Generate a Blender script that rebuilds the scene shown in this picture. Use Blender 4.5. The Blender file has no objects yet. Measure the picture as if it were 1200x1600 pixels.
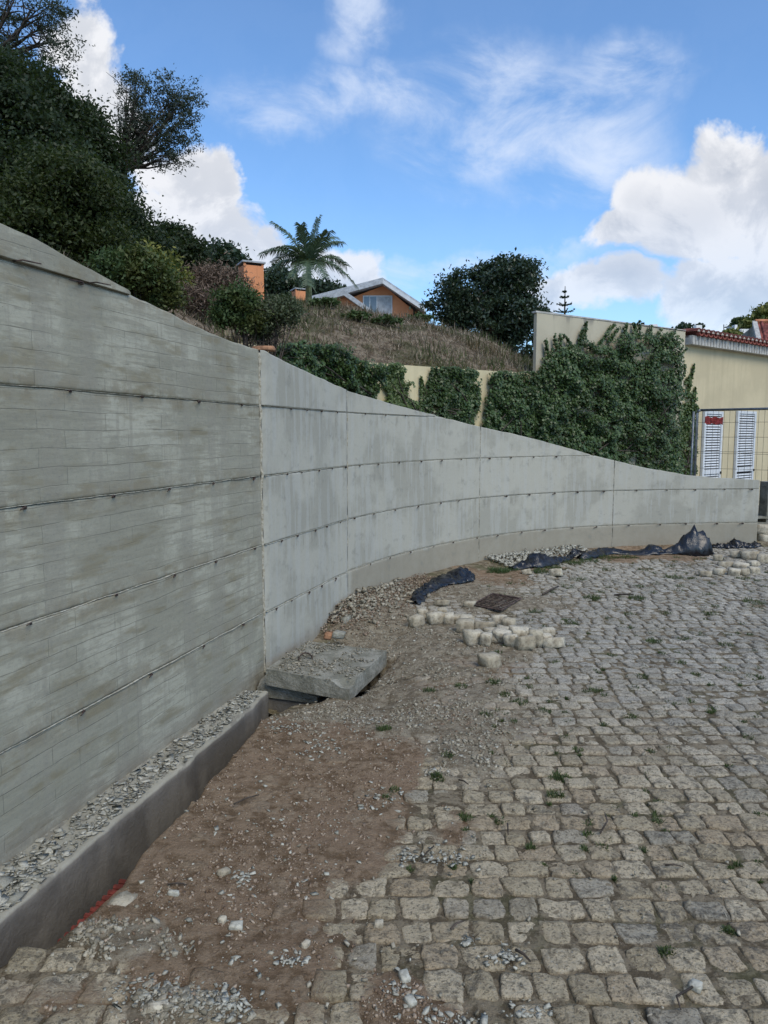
import bpy, math, random
import numpy as np
from mathutils import Vector, Matrix
R = math.radians
random.seed(7); rng = np.random.default_rng(7)
scene = bpy.context.scene
COL = scene.collection

# ------------------------------------------------------------------ camera, light, exposure
F, H = 1150.0, 1.65
PITCH = math.atan(122 / F)
cam_d = bpy.data.cameras.new('camera'); cam = bpy.data.objects.new('camera', cam_d); COL.objects.link(cam)
cam.location = (0, 0, H); cam.rotation_euler = (R(90) - PITCH, 0, 0)
cam_d.sensor_fit = 'VERTICAL'; cam_d.sensor_height = 36; cam_d.lens = F / 1600 * 36
cam_d.clip_start = 0.05; cam_d.clip_end = 3000
scene.camera = cam
scene.view_settings.view_transform = 'Standard'; scene.view_settings.look = 'None'
scene.view_settings.exposure = 0.60; scene.view_settings.gamma = 1.0; scene.view_settings.use_curve_mapping = False
SUN_EL, SUN_AZ = 48, 150          # azimuth clockwise from +Y: behind the camera, to the right
SUN_STRENGTH, SKY_STRENGTH = 1.5, 0.092
sun_d = bpy.data.lights.new('sun', 'SUN'); sun = bpy.data.objects.new('sun', sun_d); COL.objects.link(sun)
sun_d.energy = SUN_STRENGTH; sun_d.angle = R(35); sun_d.color = (1.0, 0.89, 0.71)
_d = Vector((math.sin(R(SUN_AZ)) * math.cos(R(SUN_EL)), math.cos(R(SUN_AZ)) * math.cos(R(SUN_EL)), math.sin(R(SUN_EL))))
sun.rotation_euler = _d.to_track_quat('Z', 'Y').to_euler()

_c, _s = math.cos(PITCH), math.sin(PITCH)
def ray(x, y):
    a = (x - 600) / F; b = (800 - y) / F
    return a, _c + b * _s, b * _c - _s
def G(x, y, z=0.0):
    r = ray(x, y); t = (z - H) / r[2]
    return r[0] * t, r[1] * t
def P(x, y, Y):
    r = ray(x, y); t = Y / r[1]
    return Vector((r[0] * t, Y, H + r[2] * t))
def proj(X, Y, Z):
    d = Y * _c - (Z - H) * _s; u = Y * _s + (Z - H) * _c
    return 600 + F * X / d, 800 - F * u / d

# ------------------------------------------------------------------ node expressions
class NT:
    stretch = True
    def __init__(s, tree): s.t = tree; s.n = tree.nodes; s.l = tree.links
    def new(s, kind, **kw):
        n = s.n.new(kind)
        for k, v in kw.items(): setattr(n, k, v)
        return n
    def put(s, sock, v):
        if isinstance(v, N): s.l.new(v.s, sock)
        elif hasattr(v, 'is_linked') and not isinstance(v, (int, float)): s.l.new(v, sock)
        elif isinstance(v, tuple) and len(v) == 3 and sock.type == 'RGBA': sock.default_value = (*v, 1)
        else: sock.default_value = v
    def math(s, op, a, b=0.0, c=None):
        n = s.new('ShaderNodeMath', operation=op); s.put(n.inputs[0], a)
        if len(n.inputs) > 1: s.put(n.inputs[1], b)
        if c is not None: s.put(n.inputs[2], c)
        return N(s, n.outputs[0])
    def comb(s, x, y, z=0.0):
        n = s.new('ShaderNodeCombineXYZ')
        for i, v in enumerate((x, y, z)): s.put(n.inputs[i], v)
        return N(s, n.outputs[0])
    def sep(s, v):
        n = s.new('ShaderNodeSeparateXYZ'); s.put(n.inputs[0], v)
        return [N(s, o) for o in n.outputs]
    def noise(s, vec, scale, detail=5, rough=0.55, dist=0.0):
        v = s.rawnoise(vec, scale, detail, rough, dist)
        return s.smooth(v, .26, .74, 0.0, 1.0, 'LINEAR') if s.stretch else v
    def rawnoise(s, vec, scale, detail=5, rough=0.55, dist=0.0):
        n = s.new('ShaderNodeTexNoise'); s.put(n.inputs['Vector'], vec)
        n.inputs['Scale'].default_value = scale; n.inputs['Detail'].default_value = detail
        n.inputs['Roughness'].default_value = rough; n.inputs['Distortion'].default_value = dist
        return N(s, n.outputs[0])
    def voro(s, vec, scale, feature='F1', rnd=1.0):
        n = s.new('ShaderNodeTexVoronoi', feature=feature); s.put(n.inputs['Vector'], vec)
        n.inputs['Scale'].default_value = scale; n.inputs['Randomness'].default_value = rnd
        return N(s, n.outputs[0]), (N(s, n.outputs[1]) if len(n.outputs) > 1 else None)
    def smooth(s, x, a, b, lo=0.0, hi=1.0, kind='SMOOTHSTEP'):
        n = s.new('ShaderNodeMapRange', interpolation_type=kind); s.put(n.inputs[0], x)
        for i, v in zip((1, 2, 3, 4), (a, b, lo, hi)): s.put(n.inputs[i], v)
        return N(s, n.outputs[0])
    def mix(s, f, a, b, blend='MIX'):
        n = s.new('ShaderNodeMix', data_type='RGBA', blend_type=blend)
        s.put(n.inputs[0], f); s.put(n.inputs[6], a); s.put(n.inputs[7], b)
        return N(s, n.outputs[2])
    def scale(s, vec, xyz):
        n = s.new('ShaderNodeVectorMath', operation='MULTIPLY'); s.put(n.inputs[0], vec); n.inputs[1].default_value = xyz
        return N(s, n.outputs[0])
    def attr(s, name):
        n = s.new('ShaderNodeAttribute', attribute_name=name); return N(s, n.outputs['Fac'])
    def island(s):
        return N(s, s.new('ShaderNodeNewGeometry').outputs['Random Per Island'])
    def pos(s): return N(s, s.new('ShaderNodeNewGeometry').outputs['Position'])
    def obj(s): return N(s, s.new('ShaderNodeTexCoord').outputs['Object'])
    def uv(s): return N(s, s.new('ShaderNodeTexCoord').outputs['UV'])
    def rand(s): return N(s, s.new('ShaderNodeObjectInfo').outputs['Random'])
class N:
    def __init__(s, nt, sock): s.nt = nt; s.s = sock
    def __add__(s, o): return s.nt.math('ADD', s, o)
    __radd__ = __add__
    def __sub__(s, o): return s.nt.math('SUBTRACT', s, o)
    def __rsub__(s, o): return s.nt.math('SUBTRACT', o, s)
    def __mul__(s, o): return s.nt.math('MULTIPLY', s, o)
    __rmul__ = __mul__
    def __truediv__(s, o): return s.nt.math('DIVIDE', s, o)
    def max(s, o): return s.nt.math('MAXIMUM', s, o)
    def min(s, o): return s.nt.math('MINIMUM', s, o)

def material(name, fn, rough=0.9, bump=0.0, bump_dist=0.01, spec=0.25):
    """fn(nt) -> colour, height[, roughness]"""
    m = bpy.data.materials.new(name); m.use_nodes = True
    nt = NT(m.node_tree); b = m.node_tree.nodes['Principled BSDF']
    r = fn(nt); col = r[0]; hgt = r[1] if len(r) > 1 else None
    nt.put(b.inputs['Base Color'], col)
    b.inputs['Specular IOR Level'].default_value = spec
    nt.put(b.inputs['Roughness'], r[2] if len(r) > 2 else rough)
    if hgt is not None and bump > 0:
        n = nt.new('ShaderNodeBump'); n.inputs['Strength'].default_value = bump; n.inputs['Distance'].default_value = bump_dist
        nt.put(n.inputs['Height'], hgt); nt.l.new(n.outputs[0], b.inputs['Normal'])
    return m
def flat(name, c, rough=0.7, var=0.25, sc=6.0, bump=0.2, spec=0.3, metal=0.0):
    def fn(nt):
        n = nt.noise(nt.obj(), sc, 6, 0.6)
        return nt.mix(nt.smooth(n, .3, .7), tuple(x * (1 - var) for x in c), tuple(min(1, x * (1 + var)) for x in c)), n
    m = material(name, fn, rough, bump, 0.004, spec)
    m.node_tree.nodes['Principled BSDF'].inputs['Metallic'].default_value = metal
    return m

# ------------------------------------------------------------------ world: blue sky with cumulus and wisps
world = bpy.data.worlds.new('World'); scene.world = world; world.use_nodes = True
def azel(px, py):
    x, y, z = ray(px, py); return math.atan2(x, y), math.atan2(z, math.hypot(x, y))
def build_world():
    t = NT(world.node_tree); t.stretch = False; world.node_tree.nodes.clear()
    out = t.new('ShaderNodeOutputWorld')
    sky = t.new('ShaderNodeTexSky', sky_type='NISHITA'); sky.sun_disc = False
    sky.sun_elevation = R(SUN_EL); sky.sun_rotation = R(SUN_AZ); sky.altitude = 100; sky.air_density = 1.0; sky.dust_density = 0.6; sky.ozone_density = 2.2
    bg = t.new('ShaderNodeBackground'); bg.inputs[1].default_value = SKY_STRENGTH
    skyc = t.mix(1.0, N(t, sky.outputs[0]), (0.92, 1.26, 1.52), 'MULTIPLY')
    d = N(t, t.new('ShaderNodeTexCoord').outputs['Generated'])
    x, y, z = t.sep(d)
    az = t.math('ARCTAN2', x, y); el = t.math('ARCSINE', z)
    q = t.comb(az, el, 0)
    w1 = t.noise(q, 4.5, 6, 0.6); w2 = t.noise(t.comb(az + 7.3, el, 2.0), 4.5, 6, 0.6)
    aw = az + (w1 - .5) * .16; ew = el + (w2 - .5) * .12
    def blobs(lst, a, e):
        res = None
        for (px, py, rx, ry) in lst:
            a0, e0 = azel(px, py); ra, re = rx / F, ry / F
            u = (a - a0) / ra; v = (e - e0) / re
            k = 1.0 - t.math('SQRT', u * u + v * v)
            res = k if res is None else res.max(k)
        return res
    cum = [(120, 60, 60, 60), (150, 150, 52, 70), (185, 215, 45, 60), (270, 300, 75, 60), (330, 300, 42, 52), (330, 370, 95, 60), (410, 395, 55, 45), (255, 380, 120, 60), (550, 440, 60, 55), (480, 420, 60, 40),
           (1080, 325, 145, 70), (1150, 250, 72, 46), (1000, 305, 68, 50), (965, 350, 62, 36), (1220, 310, 110, 90),
           (965, 440, 75, 42), (1130, 450, 120, 62), (865, 465, 48, 42), (1230, 440, 120, 70)]
    b = blobs(cum, aw, ew)
    fine = t.noise(q, 9.0, 9, 0.62, 0.4)
    # clouds elsewhere in the sky, outside the part the photograph shows
    gen = t.noise(t.scale(d, (1, 1, 1.7)), 2.2, 8, .6)
    away = t.smooth(t.math('ABSOLUTE', az), .62, .95)
    dens = b + (fine - .5) * 1.45
    dens = dens.max((gen - .56) * 4 * away)
    dens = dens.max((gen - .56) * 4 * t.smooth(el, .8, 1.05))
    cm = t.smooth(dens, -.04, .30) * t.smooth(el, .02, .34, .55, 1.0)
    thick = t.smooth(dens, .15, 1.0)
    # light and grey parts of the cumulus: relief of the noise towards the sun plus a flat grey base
    n2 = t.noise(t.comb(az * 1.0 + .02, el + .035, 0), 9.0, 9, 0.62, 0.4)
    relief = t.smooth(fine - n2, -.10, .10)
    grey = thick * t.smooth(az, -.2, .15, .25, 1.0)
    lum = t.smooth(relief * .75 + (1 - grey) * .55, .1, 1.15, .0, 1.0, 'LINEAR')
    ccol = t.mix(lum, (4.1, 4.4, 5.0), (6.4, 6.5, 6.8))
    # thin high wisps
    cir = [(430, 165, 130, 42), (520, 170, 150, 45), (640, 165, 130, 50), (800, 190, 220, 95), (890, 240, 170, 70), (545, 20, 60, 90), (760, 110, 140, 70), (840, 400, 120, 26), (690, 440, 200, 40), (970, 130, 120, 60)]
    cb = blobs(cir, az + (w1 - .5) * .25, el + (w2 - .5) * .2)
    sx = az * .86 + el * -.5; sy = az * .5 + el * .86
    wis = t.noise(t.comb(az * 1.3 - el * .5, el * 2.4 + az * .5, 3.1), 4.5, 8, 0.62, .5)
    ci = t.smooth(cb, -.15, .8) * t.smooth(wis, .34, .70) * .72
    low = t.smooth(el, .34, .02) * .20
    gci = (1 - t.smooth(el, .75, 1.0) * .0) * t.smooth(t.noise(t.comb(az * .8, el * 3.0, 9.), 4.0, 6, .6, .8), .56, .8) * away * .5
    wisp = ci.max(low).max(gci)
    c = t.mix(wisp, skyc, (5.9, 6.5, 7.6))
    c = t.mix(cm, c, ccol)
    t.put(bg.inputs[0], c); t.l.new(bg.outputs[0], out.inputs[0])
build_world()

# ------------------------------------------------------------------ noise in numpy
def _hash(ix, iy, seed):
    h = (ix.astype(np.int64) * 374761393 + iy.astype(np.int64) * 668265263 + seed * 1442695041) & 0xffffffff
    h = ((h ^ (h >> 13)) * 1274126177) & 0xffffffff
    return ((h ^ (h >> 16)) & 0xffff) / 65535.0
def vn(x, y, seed=0):
    x = np.asarray(x, float); y = np.asarray(y, float)
    ix = np.floor(x); iy = np.floor(y); fx = x - ix; fy = y - iy
    fx = fx * fx * (3 - 2 * fx); fy = fy * fy * (3 - 2 * fy)
    a = _hash(ix, iy, seed); b = _hash(ix + 1, iy, seed); c = _hash(ix, iy + 1, seed); d = _hash(ix + 1, iy + 1, seed)
    return (a * (1 - fx) + b * fx) * (1 - fy) + (c * (1 - fx) + d * fx) * fy
def fbm(x, y, sc, oct=4, seed=0):
    v = 0; a = 1; t = 0
    for i in range(oct):
        v = v + a * vn(np.asarray(x) * sc, np.asarray(y) * sc, seed + i * 17); t += a; a *= .5; sc *= 2.03
    return v / t
def sstep(x, a, b):
    t = np.clip((x - a) / (b - a), 0, 1); return t * t * (3 - 2 * t)

# ------------------------------------------------------------------ object helpers
def link(name, me, mat=None, parent=None):
    o = bpy.data.objects.new(name, me); COL.objects.link(o)
    if mat is not None and me is not None:
        if not me.materials: me.materials.append(mat)
    if parent is not None: o.parent = parent
    return o
def tag(o, label=None, cat=None, group=None, kind=None):
    if label: o['label'] = label
    if cat: o['category'] = cat
    if group: o['group'] = group
    if kind: o['kind'] = kind
    return o
def empty(name, loc=(0, 0, 0)):
    o = bpy.data.objects.new(name, None); COL.objects.link(o); o.location = loc; o.empty_display_size = .1
    return o
def npmesh(name, V, Fc, attrs=None, uv=None, smooth=False):
    """V (n,3); Fc (m,3) or (m,4) array, or list of polygons"""
    me = bpy.data.meshes.new(name); V = np.asarray(V, float)
    if isinstance(Fc, np.ndarray):
        k = Fc.shape[1]; m = len(Fc)
        me.vertices.add(len(V)); me.vertices.foreach_set('co', V.ravel())
        me.loops.add(m * k); me.loops.foreach_set('vertex_index', Fc.astype(np.int32).ravel())
        me.polygons.add(m); me.polygons.foreach_set('loop_start', np.arange(0, m * k, k, dtype=np.int32))
        me.polygons.foreach_set('loop_total', np.full(m, k, dtype=np.int32))
        me.update(calc_edges=True)
    else:
        me.from_pydata([tuple(v) for v in V], [], [tuple(f) for f in Fc]); me.update()
    for n, a in (attrs or {}).items():
        at = me.attributes.new(n, 'FLOAT', 'POINT'); at.data.foreach_set('value', np.asarray(a, dtype=np.float32))
    if uv is not None:
        ul = me.uv_layers.new(name='UVMap'); li = np.zeros(len(me.loops), dtype=np.int32); me.loops.foreach_get('vertex_index', li)
        ul.data.foreach_set('uv', np.asarray(uv, dtype=np.float32)[li].ravel())
    if smooth: me.polygons.foreach_set('use_smooth', np.ones(len(me.polygons), dtype=bool))
    return me
class MB:
    def __init__(s): s.v = []; s.f = []
    def add(s, vs, fs):
        o = len(s.v); s.v += [tuple(v) for v in vs]; s.f += [tuple(o + i for i in f) for f in fs]; return s
    def box(s, c, size, rot=None, axes=None):
        h = [x / 2 for x in size]; M = rot if rot is not None else Matrix.Identity(3); c = Vector(c)
        vs = [c + M @ Vector((sx * h[0], sy * h[1], sz * h[2])) for sx in (-1, 1) for sy in (-1, 1) for sz in (-1, 1)]
        return s.add(vs, [(0, 1, 3, 2), (4, 6, 7, 5), (0, 4, 5, 1), (2, 3, 7, 6), (0, 2, 6, 4), (1, 5, 7, 3)])
    def tube(s, pts, rads, n=6, cap=True):
        pts = [Vector(p) for p in pts]
        if not hasattr(rads, '__len__'): rads = [rads] * len(pts)
        base = len(s.v); up = Vector((0.13, 0.07, 1)).normalized()
        for i, p in enumerate(pts):
            d = (pts[min(i + 1, len(pts) - 1)] - pts[max(i - 1, 0)]).normalized()
            a = d.cross(up if abs(d.dot(up)) < .95 else Vector((1, 0, 0))).normalized(); b = d.cross(a)
            for k in range(n):
                an = 2 * math.pi * k / n; s.v.append(tuple(p + (a * math.cos(an) + b * math.sin(an)) * rads[i]))
        for i in range(len(pts) - 1):
            for k in range(n):
                k2 = (k + 1) % n; s.f.append((base + i * n + k, base + i * n + k2, base + (i + 1) * n + k2, base + (i + 1) * n + k))
        if cap:
            s.f.append(tuple(base + k for k in range(n))[::-1]); s.f.append(tuple(base + (len(pts) - 1) * n + k for k in range(n)))
        return s
    def prism(s, ring, ext):
        """ring: list of 3D points, ext: vector"""
        n = len(ring); e = Vector(ext); a = [Vector(r) for r in ring]
        vs = a + [p + e for p in a]
        return s.add(vs, [tuple(range(n))[::-1], tuple(range(n, 2 * n))] + [(i, (i + 1) % n, n + (i + 1) % n, n + i) for i in range(n)])
    def mesh(s, name, smooth=False):
        me = npmesh(name, np.array(s.v), s.f)
        if smooth: me.polygons.foreach_set('use_smooth', np.ones(len(me.polygons), dtype=bool))
        return me
    def build(s, name, mat, parent=None, smooth=False): return link(name, s.mesh(name, smooth), mat, parent)

def polyline(pts, n):
    """Catmull-Rom through pts, resampled to n points of even arc length"""
    pts = np.array(pts, float); e = np.vstack([2 * pts[0] - pts[1], pts, 2 * pts[-1] - pts[-2]]); out = []
    for i in range(1, len(e) - 2):
        for t in np.linspace(0, 1, 24, endpoint=False):
            p0, p1, p2, p3 = e[i - 1], e[i], e[i + 1], e[i + 2]
            out.append(.5 * ((2 * p1) + (-p0 + p2) * t + (2 * p0 - 5 * p1 + 4 * p2 - p3) * t * t + (-p0 + 3 * p1 - 3 * p2 + p3) * t ** 3))
    out.append(pts[-1]); out = np.array(out)
    L = np.r_[0, np.cumsum(np.linalg.norm(np.diff(out, axis=0), axis=1))]
    if n is None: return out, L
    q = np.linspace(0, L[-1], n)
    return np.stack([np.interp(q, L, out[:, k]) for k in range(out.shape[1])], 1)

# ------------------------------------------------------------------ materials
def concrete(board):
    def fn(t):
        uv = t.uv(); u, v, _ = t.sep(uv)
        p = t.comb(u, v, 0)
        big = t.noise(p, 1.3, 6, .6); fine = t.noise(p, 38, 6, .7); mid = t.noise(p, 7, 7, .65)
        pits, _x = t.voro(p, 34); pit = t.smooth(pits, .07, .02) * t.smooth(t.noise(p, 11, 2), .56, .62)
        ln = t.math('FRACT', (v - .35) / .5)             # 0 at every lift joint
        near = t.smooth(t.math('ABSOLUTE', ln - .5), .28, .5)
        below = t.smooth(ln, .55, .98)
        if board:
            base = t.mix(t.smooth(big, .38, .62), (.305, .292, .224), (.420, .404, .318))
            st = t.noise(t.comb(u * .9, v * 9, 1.7), 3.0, 7, .68, .3)
            base = t.mix(t.smooth(st, .44, .62) * .62, base, (.265, .25, .19))
            st2 = t.noise(t.comb(u * 1.1, v * 5, 5.7), 2.1, 6, .6)
            base = t.mix(t.smooth(st2, .52, .85) * .85, base, (.235, .205, .130))
            base = t.mix(near * t.smooth(mid, .38, .6) * .7, base, (.225, .19, .125))
            br = t.new('ShaderNodeTexBrick'); wob = t.noise(p, 2.0, 3)
            t.put(br.inputs['Vector'], t.comb(u + wob * .02, v + (wob - .5) * .018, 0))
            br.inputs['Scale'].default_value = 1; br.inputs['Brick Width'].default_value = .47; br.inputs['Row Height'].default_value = .0834
            br.inputs['Mortar Size'].default_value = .0024; br.inputs['Mortar Smooth'].default_value = .5; br.offset = .37; br.squash = 1.0
            br.inputs['Color1'].default_value = (0, 0, 0, 1); br.inputs['Color2'].default_value = (1, 1, 1, 1); br.inputs['Mortar'].default_value = (.5, .5, .5, 1)
            tone = N(t, br.outputs[0]); mort = N(t, br.outputs[1])
            base = t.mix(.16, base, t.mix(tone, (.16, .165, .145), (.36, .37, .34)))
            vis = t.smooth(t.noise(t.comb(u * .8, v * 2, 3), 2.6, 3), .30, .60)
            mv = mort * vis
            base = t.mix(mv * .42, base, (.11, .108, .09))
            dr = t.noise(t.comb(u * 7, v * .5, 8.), 1.0, 6, .6)
            base = t.mix(t.smooth(dr, .50, .66) * .55, base, (.275, .262, .212))
            h = fine * .25 + mid * .3 + tone * .22 - mv * 1.0 - pit * 1.3 + st * .35
        else:
            base = t.mix(t.smooth(big, .38, .62), (.335, .326, .276), (.410, .398, .338))
            dr = t.noise(t.comb(u * 9, v * .7, 2.), 1.6, 7, .65)
            base = t.mix(t.smooth(dr, .50, .85) * below * t.smooth(mid, .2, .7) * .7, base, (.235, .222, .185))
            base = t.mix(t.smooth(dr, .5, .36) * .5, base, (.42, .42, .385))
            low = t.smooth(v + (mid - .5) * .1, .38, .32) * t.smooth(u, 4.150, 4.300)
            base = t.mix(low * (.65 + mid * .4), base, (.285, .258, .20))
            base = t.mix(t.smooth(mid, .60, .9) * .5, base, (.225, .225, .198))
            h = fine * .3 + mid * .35 - pit * 1.3 + dr * .12
        base = t.mix(t.smooth(fine, .45, .9) * (.32 if board else .14), base, (.17, .17, .155))
        base = t.mix(pit * .9, base, (.06, .06, .055))
        base = t.mix(t.smooth(v, .12, -.12) * mid * .7, base, (.22, .20, .16))
        return base, h
    return fn
M = {}
M['concrete_board'] = material('concrete_board', concrete(True), .92, .55, .006)
M['concrete_smooth'] = material('concrete_smooth', concrete(False), .88, .40, .005)
def f_mortar(t):
    n = t.noise(t.obj(), 40, 5, .7); return t.mix(t.smooth(n, .3, .7), (.28, .26, .20), (.46, .44, .37)), n
M['mortar'] = material('mortar', f_mortar, .95, .6, .004)
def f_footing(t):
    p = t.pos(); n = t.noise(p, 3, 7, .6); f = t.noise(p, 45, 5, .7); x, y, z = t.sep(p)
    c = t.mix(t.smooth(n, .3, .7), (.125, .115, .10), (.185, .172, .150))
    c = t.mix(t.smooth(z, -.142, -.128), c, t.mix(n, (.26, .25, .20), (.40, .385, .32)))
    c = t.mix(t.smooth(t.noise(t.scale(p, (9, 3, 1)), 2, 5), .5, .75) * .5, c, (.13, .12, .105))
    return c, n + f * .5
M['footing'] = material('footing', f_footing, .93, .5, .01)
def f_slab(t):
    p = t.pos(); n = t.noise(p, 6, 7, .65); f = t.noise(p, 60, 4, .7)
    c = t.mix(t.smooth(n, .3, .7), (.20, .195, .155), (.33, .32, .27))
    return t.mix(t.smooth(f, .4, .7) * .5, c, (.15, .145, .12)), n + f * .7
M['slab'] = material('slab', f_slab, .95, .7, .008)
DIRT_A, DIRT_B = (.165, .112, .068), (.31, .228, .152)
def f_dirt(t):
    p = t.pos(); r = t.attr('rubble'); b = t.attr('brown')
    n = t.noise(p, 2.3, 8, .65); f = t.noise(p, 55, 6, .75); m = t.noise(p, 14, 6, .7)
    brown = t.mix(t.smooth(m, .3, .7), DIRT_A, DIRT_B)
    brown = t.mix(t.smooth(n, .45, .7) * .6, brown, (.30, .215, .145))
    joint = t.mix(t.smooth(m, .38, .62), (.135, .108, .072), (.285, .238, .165))
    joint = t.mix(t.smooth(n, .5, .75) * .5, joint, (.10, .105, .05))
    grey = t.mix(t.smooth(m, .3, .7), (.19, .155, .108), (.34, .295, .22))
    c = t.mix(t.smooth(b, .15, .6), joint, brown)
    c = t.mix(t.smooth(r + (m - .5) * .6, .25, .8), c, grey)
    c = t.mix(t.smooth(f, .68, .85) * .6, c, (.38, .32, .24))
    c = t.mix(t.smooth(f, .35, .15) * .5, c, (.07, .048, .03))
    return c, m * .6 + f
M['dirt'] = material('dirt', f_dirt, .97, .9, .012, .1)
def f_cobble(t):
    p = t.pos(); d = t.attr('dust'); r = t.attr('grey'); isl = t.attr('tint'); x, y, z = t.sep(p)
    n = t.noise(p, 5, 7, .65); f = t.noise(p, 85, 5, .75); m = t.noise(p, 28, 6, .7)
    warm = t.mix(isl, (.44, .365, .24), (.64, .545, .385))
    warm = t.mix(t.smooth(t.math('FRACT', isl * 7.3), .72, .95) * .6, warm, (.46, .35, .225))
    warm = t.mix(t.smooth(t.math('FRACT', isl * 13.7), .8, .95) * .5, warm, (.33, .32, .28))
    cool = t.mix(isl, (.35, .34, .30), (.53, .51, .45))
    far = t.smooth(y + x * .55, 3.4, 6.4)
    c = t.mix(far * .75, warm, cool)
    c = t.mix(t.smooth(m, .45, .75) * .5, c, (.17, .145, .10))
    patch = t.noise(p, 1.35, 5, .6)
    c = t.mix(t.smooth(patch + (m - .5) * .8, .58, .95) * .66, c, t.mix(m, (.19, .18, .15), (.085, .083, .072)))
    c = t.mix(t.smooth(f, .50, .78) * .75, c, (.085, .070, .046))
    c = t.mix(t.smooth(f, .38, .15) * .45, c, (.52, .48, .39))
    c = t.mix(t.smooth(t.attr('edge') + (m - .5) * .8, .7, 1.25) * .65, c, (.17, .138, .095))
    lich, _x = t.voro(p, 60)
    c = t.mix(t.smooth(lich, .25, .1) * t.smooth(t.noise(p, 6, 3), .55, .7) * .6, c, (.5, .48, .42))
    br = t.mix(t.smooth(m, .2, .8), (.18, .124, .076), (.34, .255, .172))
    c = t.mix(t.smooth(d + (m - .5) * .45 + (n - .5) * .3, .25, .75) * .92, c, br)
    c = t.mix(t.smooth(r + (m - .5) * .6, .3, .9) * .75, c, (.35, .305, .235))
    return c, m * .8 + f * .5 + n * .4
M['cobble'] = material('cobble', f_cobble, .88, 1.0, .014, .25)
def f_sett(t):
    p = t.obj(); n = t.noise(p, 9, 7, .65); f = t.noise(p, 60, 5, .7); k = t.rand()
    c = t.mix(k, (.40, .355, .265), (.56, .51, .40))
    c = t.mix(t.smooth(n, .42, .85) * .75, c, (.24, .20, .14))
    c = t.mix(t.smooth(f, .55, .72) * .5, c, (.16, .14, .11))
    return c, n + f * .5
M['sett'] = material('sett', f_sett, .9, .8, .006)
def f_chip(a, b):
    def fn(t):
        k = t.island(); n = t.noise(t.pos(), 70, 4, .7)
        c = t.mix(k, a, b); return t.mix(t.smooth(n, .5, .7) * .4, c, tuple(x * .55 for x in a)), n
    return fn
M['chip_grey'] = material('chip_grey', f_chip((.20, .18, .135), (.42, .385, .305)), .92, .5, .003)
M['chip_brown'] = material('chip_brown', f_chip((.15, .10, .065), (.42, .34, .26)), .95, .5, .003)
M['chip_light'] = material('chip_light', f_chip((.27, .265, .22), (.50, .485, .41)), .9, .5, .003)
def leafmat(name, a, b, trans=.25, rough=.55, patch=None, spec=.3):
    m = bpy.data.materials.new(name); m.use_nodes = True; t = NT(m.node_tree); bs = m.node_tree.nodes['Principled BSDF']
    k = t.island(); n = t.noise(t.pos(), 1.1, 4, .6)
    c = t.mix(k, a, b)
    if patch: c = t.mix(t.smooth(n, .5, .68), c, t.mix(k, patch, tuple(x * 1.5 for x in patch)))
    t.put(bs.inputs['Base Color'], c); bs.inputs['Roughness'].default_value = rough; bs.inputs['Specular IOR Level'].default_value = spec
    tr = t.new('ShaderNodeBsdfTranslucent'); t.put(tr.inputs[0], t.mix(.5, c, (.10, .16, .02)))
    mx = t.new('ShaderNodeMixShader'); mx.inputs[0].default_value = trans
    t.l.new(bs.outputs[0], mx.inputs[1]); t.l.new(tr.outputs[0], mx.inputs[2])
    t.l.new(mx.outputs[0], m.node_tree.nodes['Material Output'].inputs[0])
    return m
M['leaf_dark'] = leafmat('leaf_dark', (.018, .030, .014), (.045, .066, .030))
M['leaf_olive'] = leafmat('leaf_olive', (.022, .034, .012), (.060, .078, .025))
M['leaf_airy'] = leafmat('leaf_airy', (.035, .048, .036), (.080, .095, .070))
M['leaf_bush'] = leafmat('leaf_bush', (.035, .065, .022), (.085, .130, .045), patch=(.06, .07, .02))
M['leaf_sage'] = leafmat('leaf_sage', (.050, .068, .036), (.125, .148, .080))
M['leaf_ivy'] = leafmat('leaf_ivy', (.030, .058, .018), (.085, .138, .042), .15, .42, patch=(.035, .060, .016), spec=.45)
M['leaf_ivy_light'] = leafmat('leaf_ivy_light', (.045, .075, .020), (.115, .165, .050), .2, .42, spec=.45)
M['leaf_round'] = leafmat('leaf_round', (.020, .036, .022), (.050, .078, .045), .2, .4, spec=.5)
M['leaf_yellow'] = leafmat('leaf_yellow', (.10, .13, .03), (.24, .23, .06))
M['leaf_palm'] = leafmat('leaf_palm', (.050, .085, .045), (.130, .18, .10), .25, .35, spec=.7)
M['twig_dry'] = leafmat('twig_dry', (.10, .068, .048), (.205, .150, .115), .05, .9)
M['straw'] = leafmat('straw', (.155, .120, .085), (.38, .315, .235), .1, .9)
M['grass'] = leafmat('grass', (.035, .055, .018), (.090, .120, .038), .25, .6)
M['grass_hill'] = leafmat('grass_hill', (.055, .070, .025), (.130, .145, .060), .2, .8, patch=(.10, .075, .04))
M['bark'] = flat('bark', (.065, .052, .042), .9, .4, 12, .6)
M['palm_trunk'] = flat('palm_trunk', (.20, .22, .10), .6, .3, 5, .2)
def f_hill(t):
    p = t.pos(); n = t.noise(p, .8, 6, .65); m = t.noise(p, 7, 6, .7)
    c = t.mix(t.smooth(m, .3, .7), (.13, .098, .068), (.265, .215, .155))
    return t.mix(t.smooth(n, .52, .66) * .7, c, (.07, .075, .032)), m
M['hill'] = material('hill', f_hill, .97, .9, .06, .1)
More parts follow.
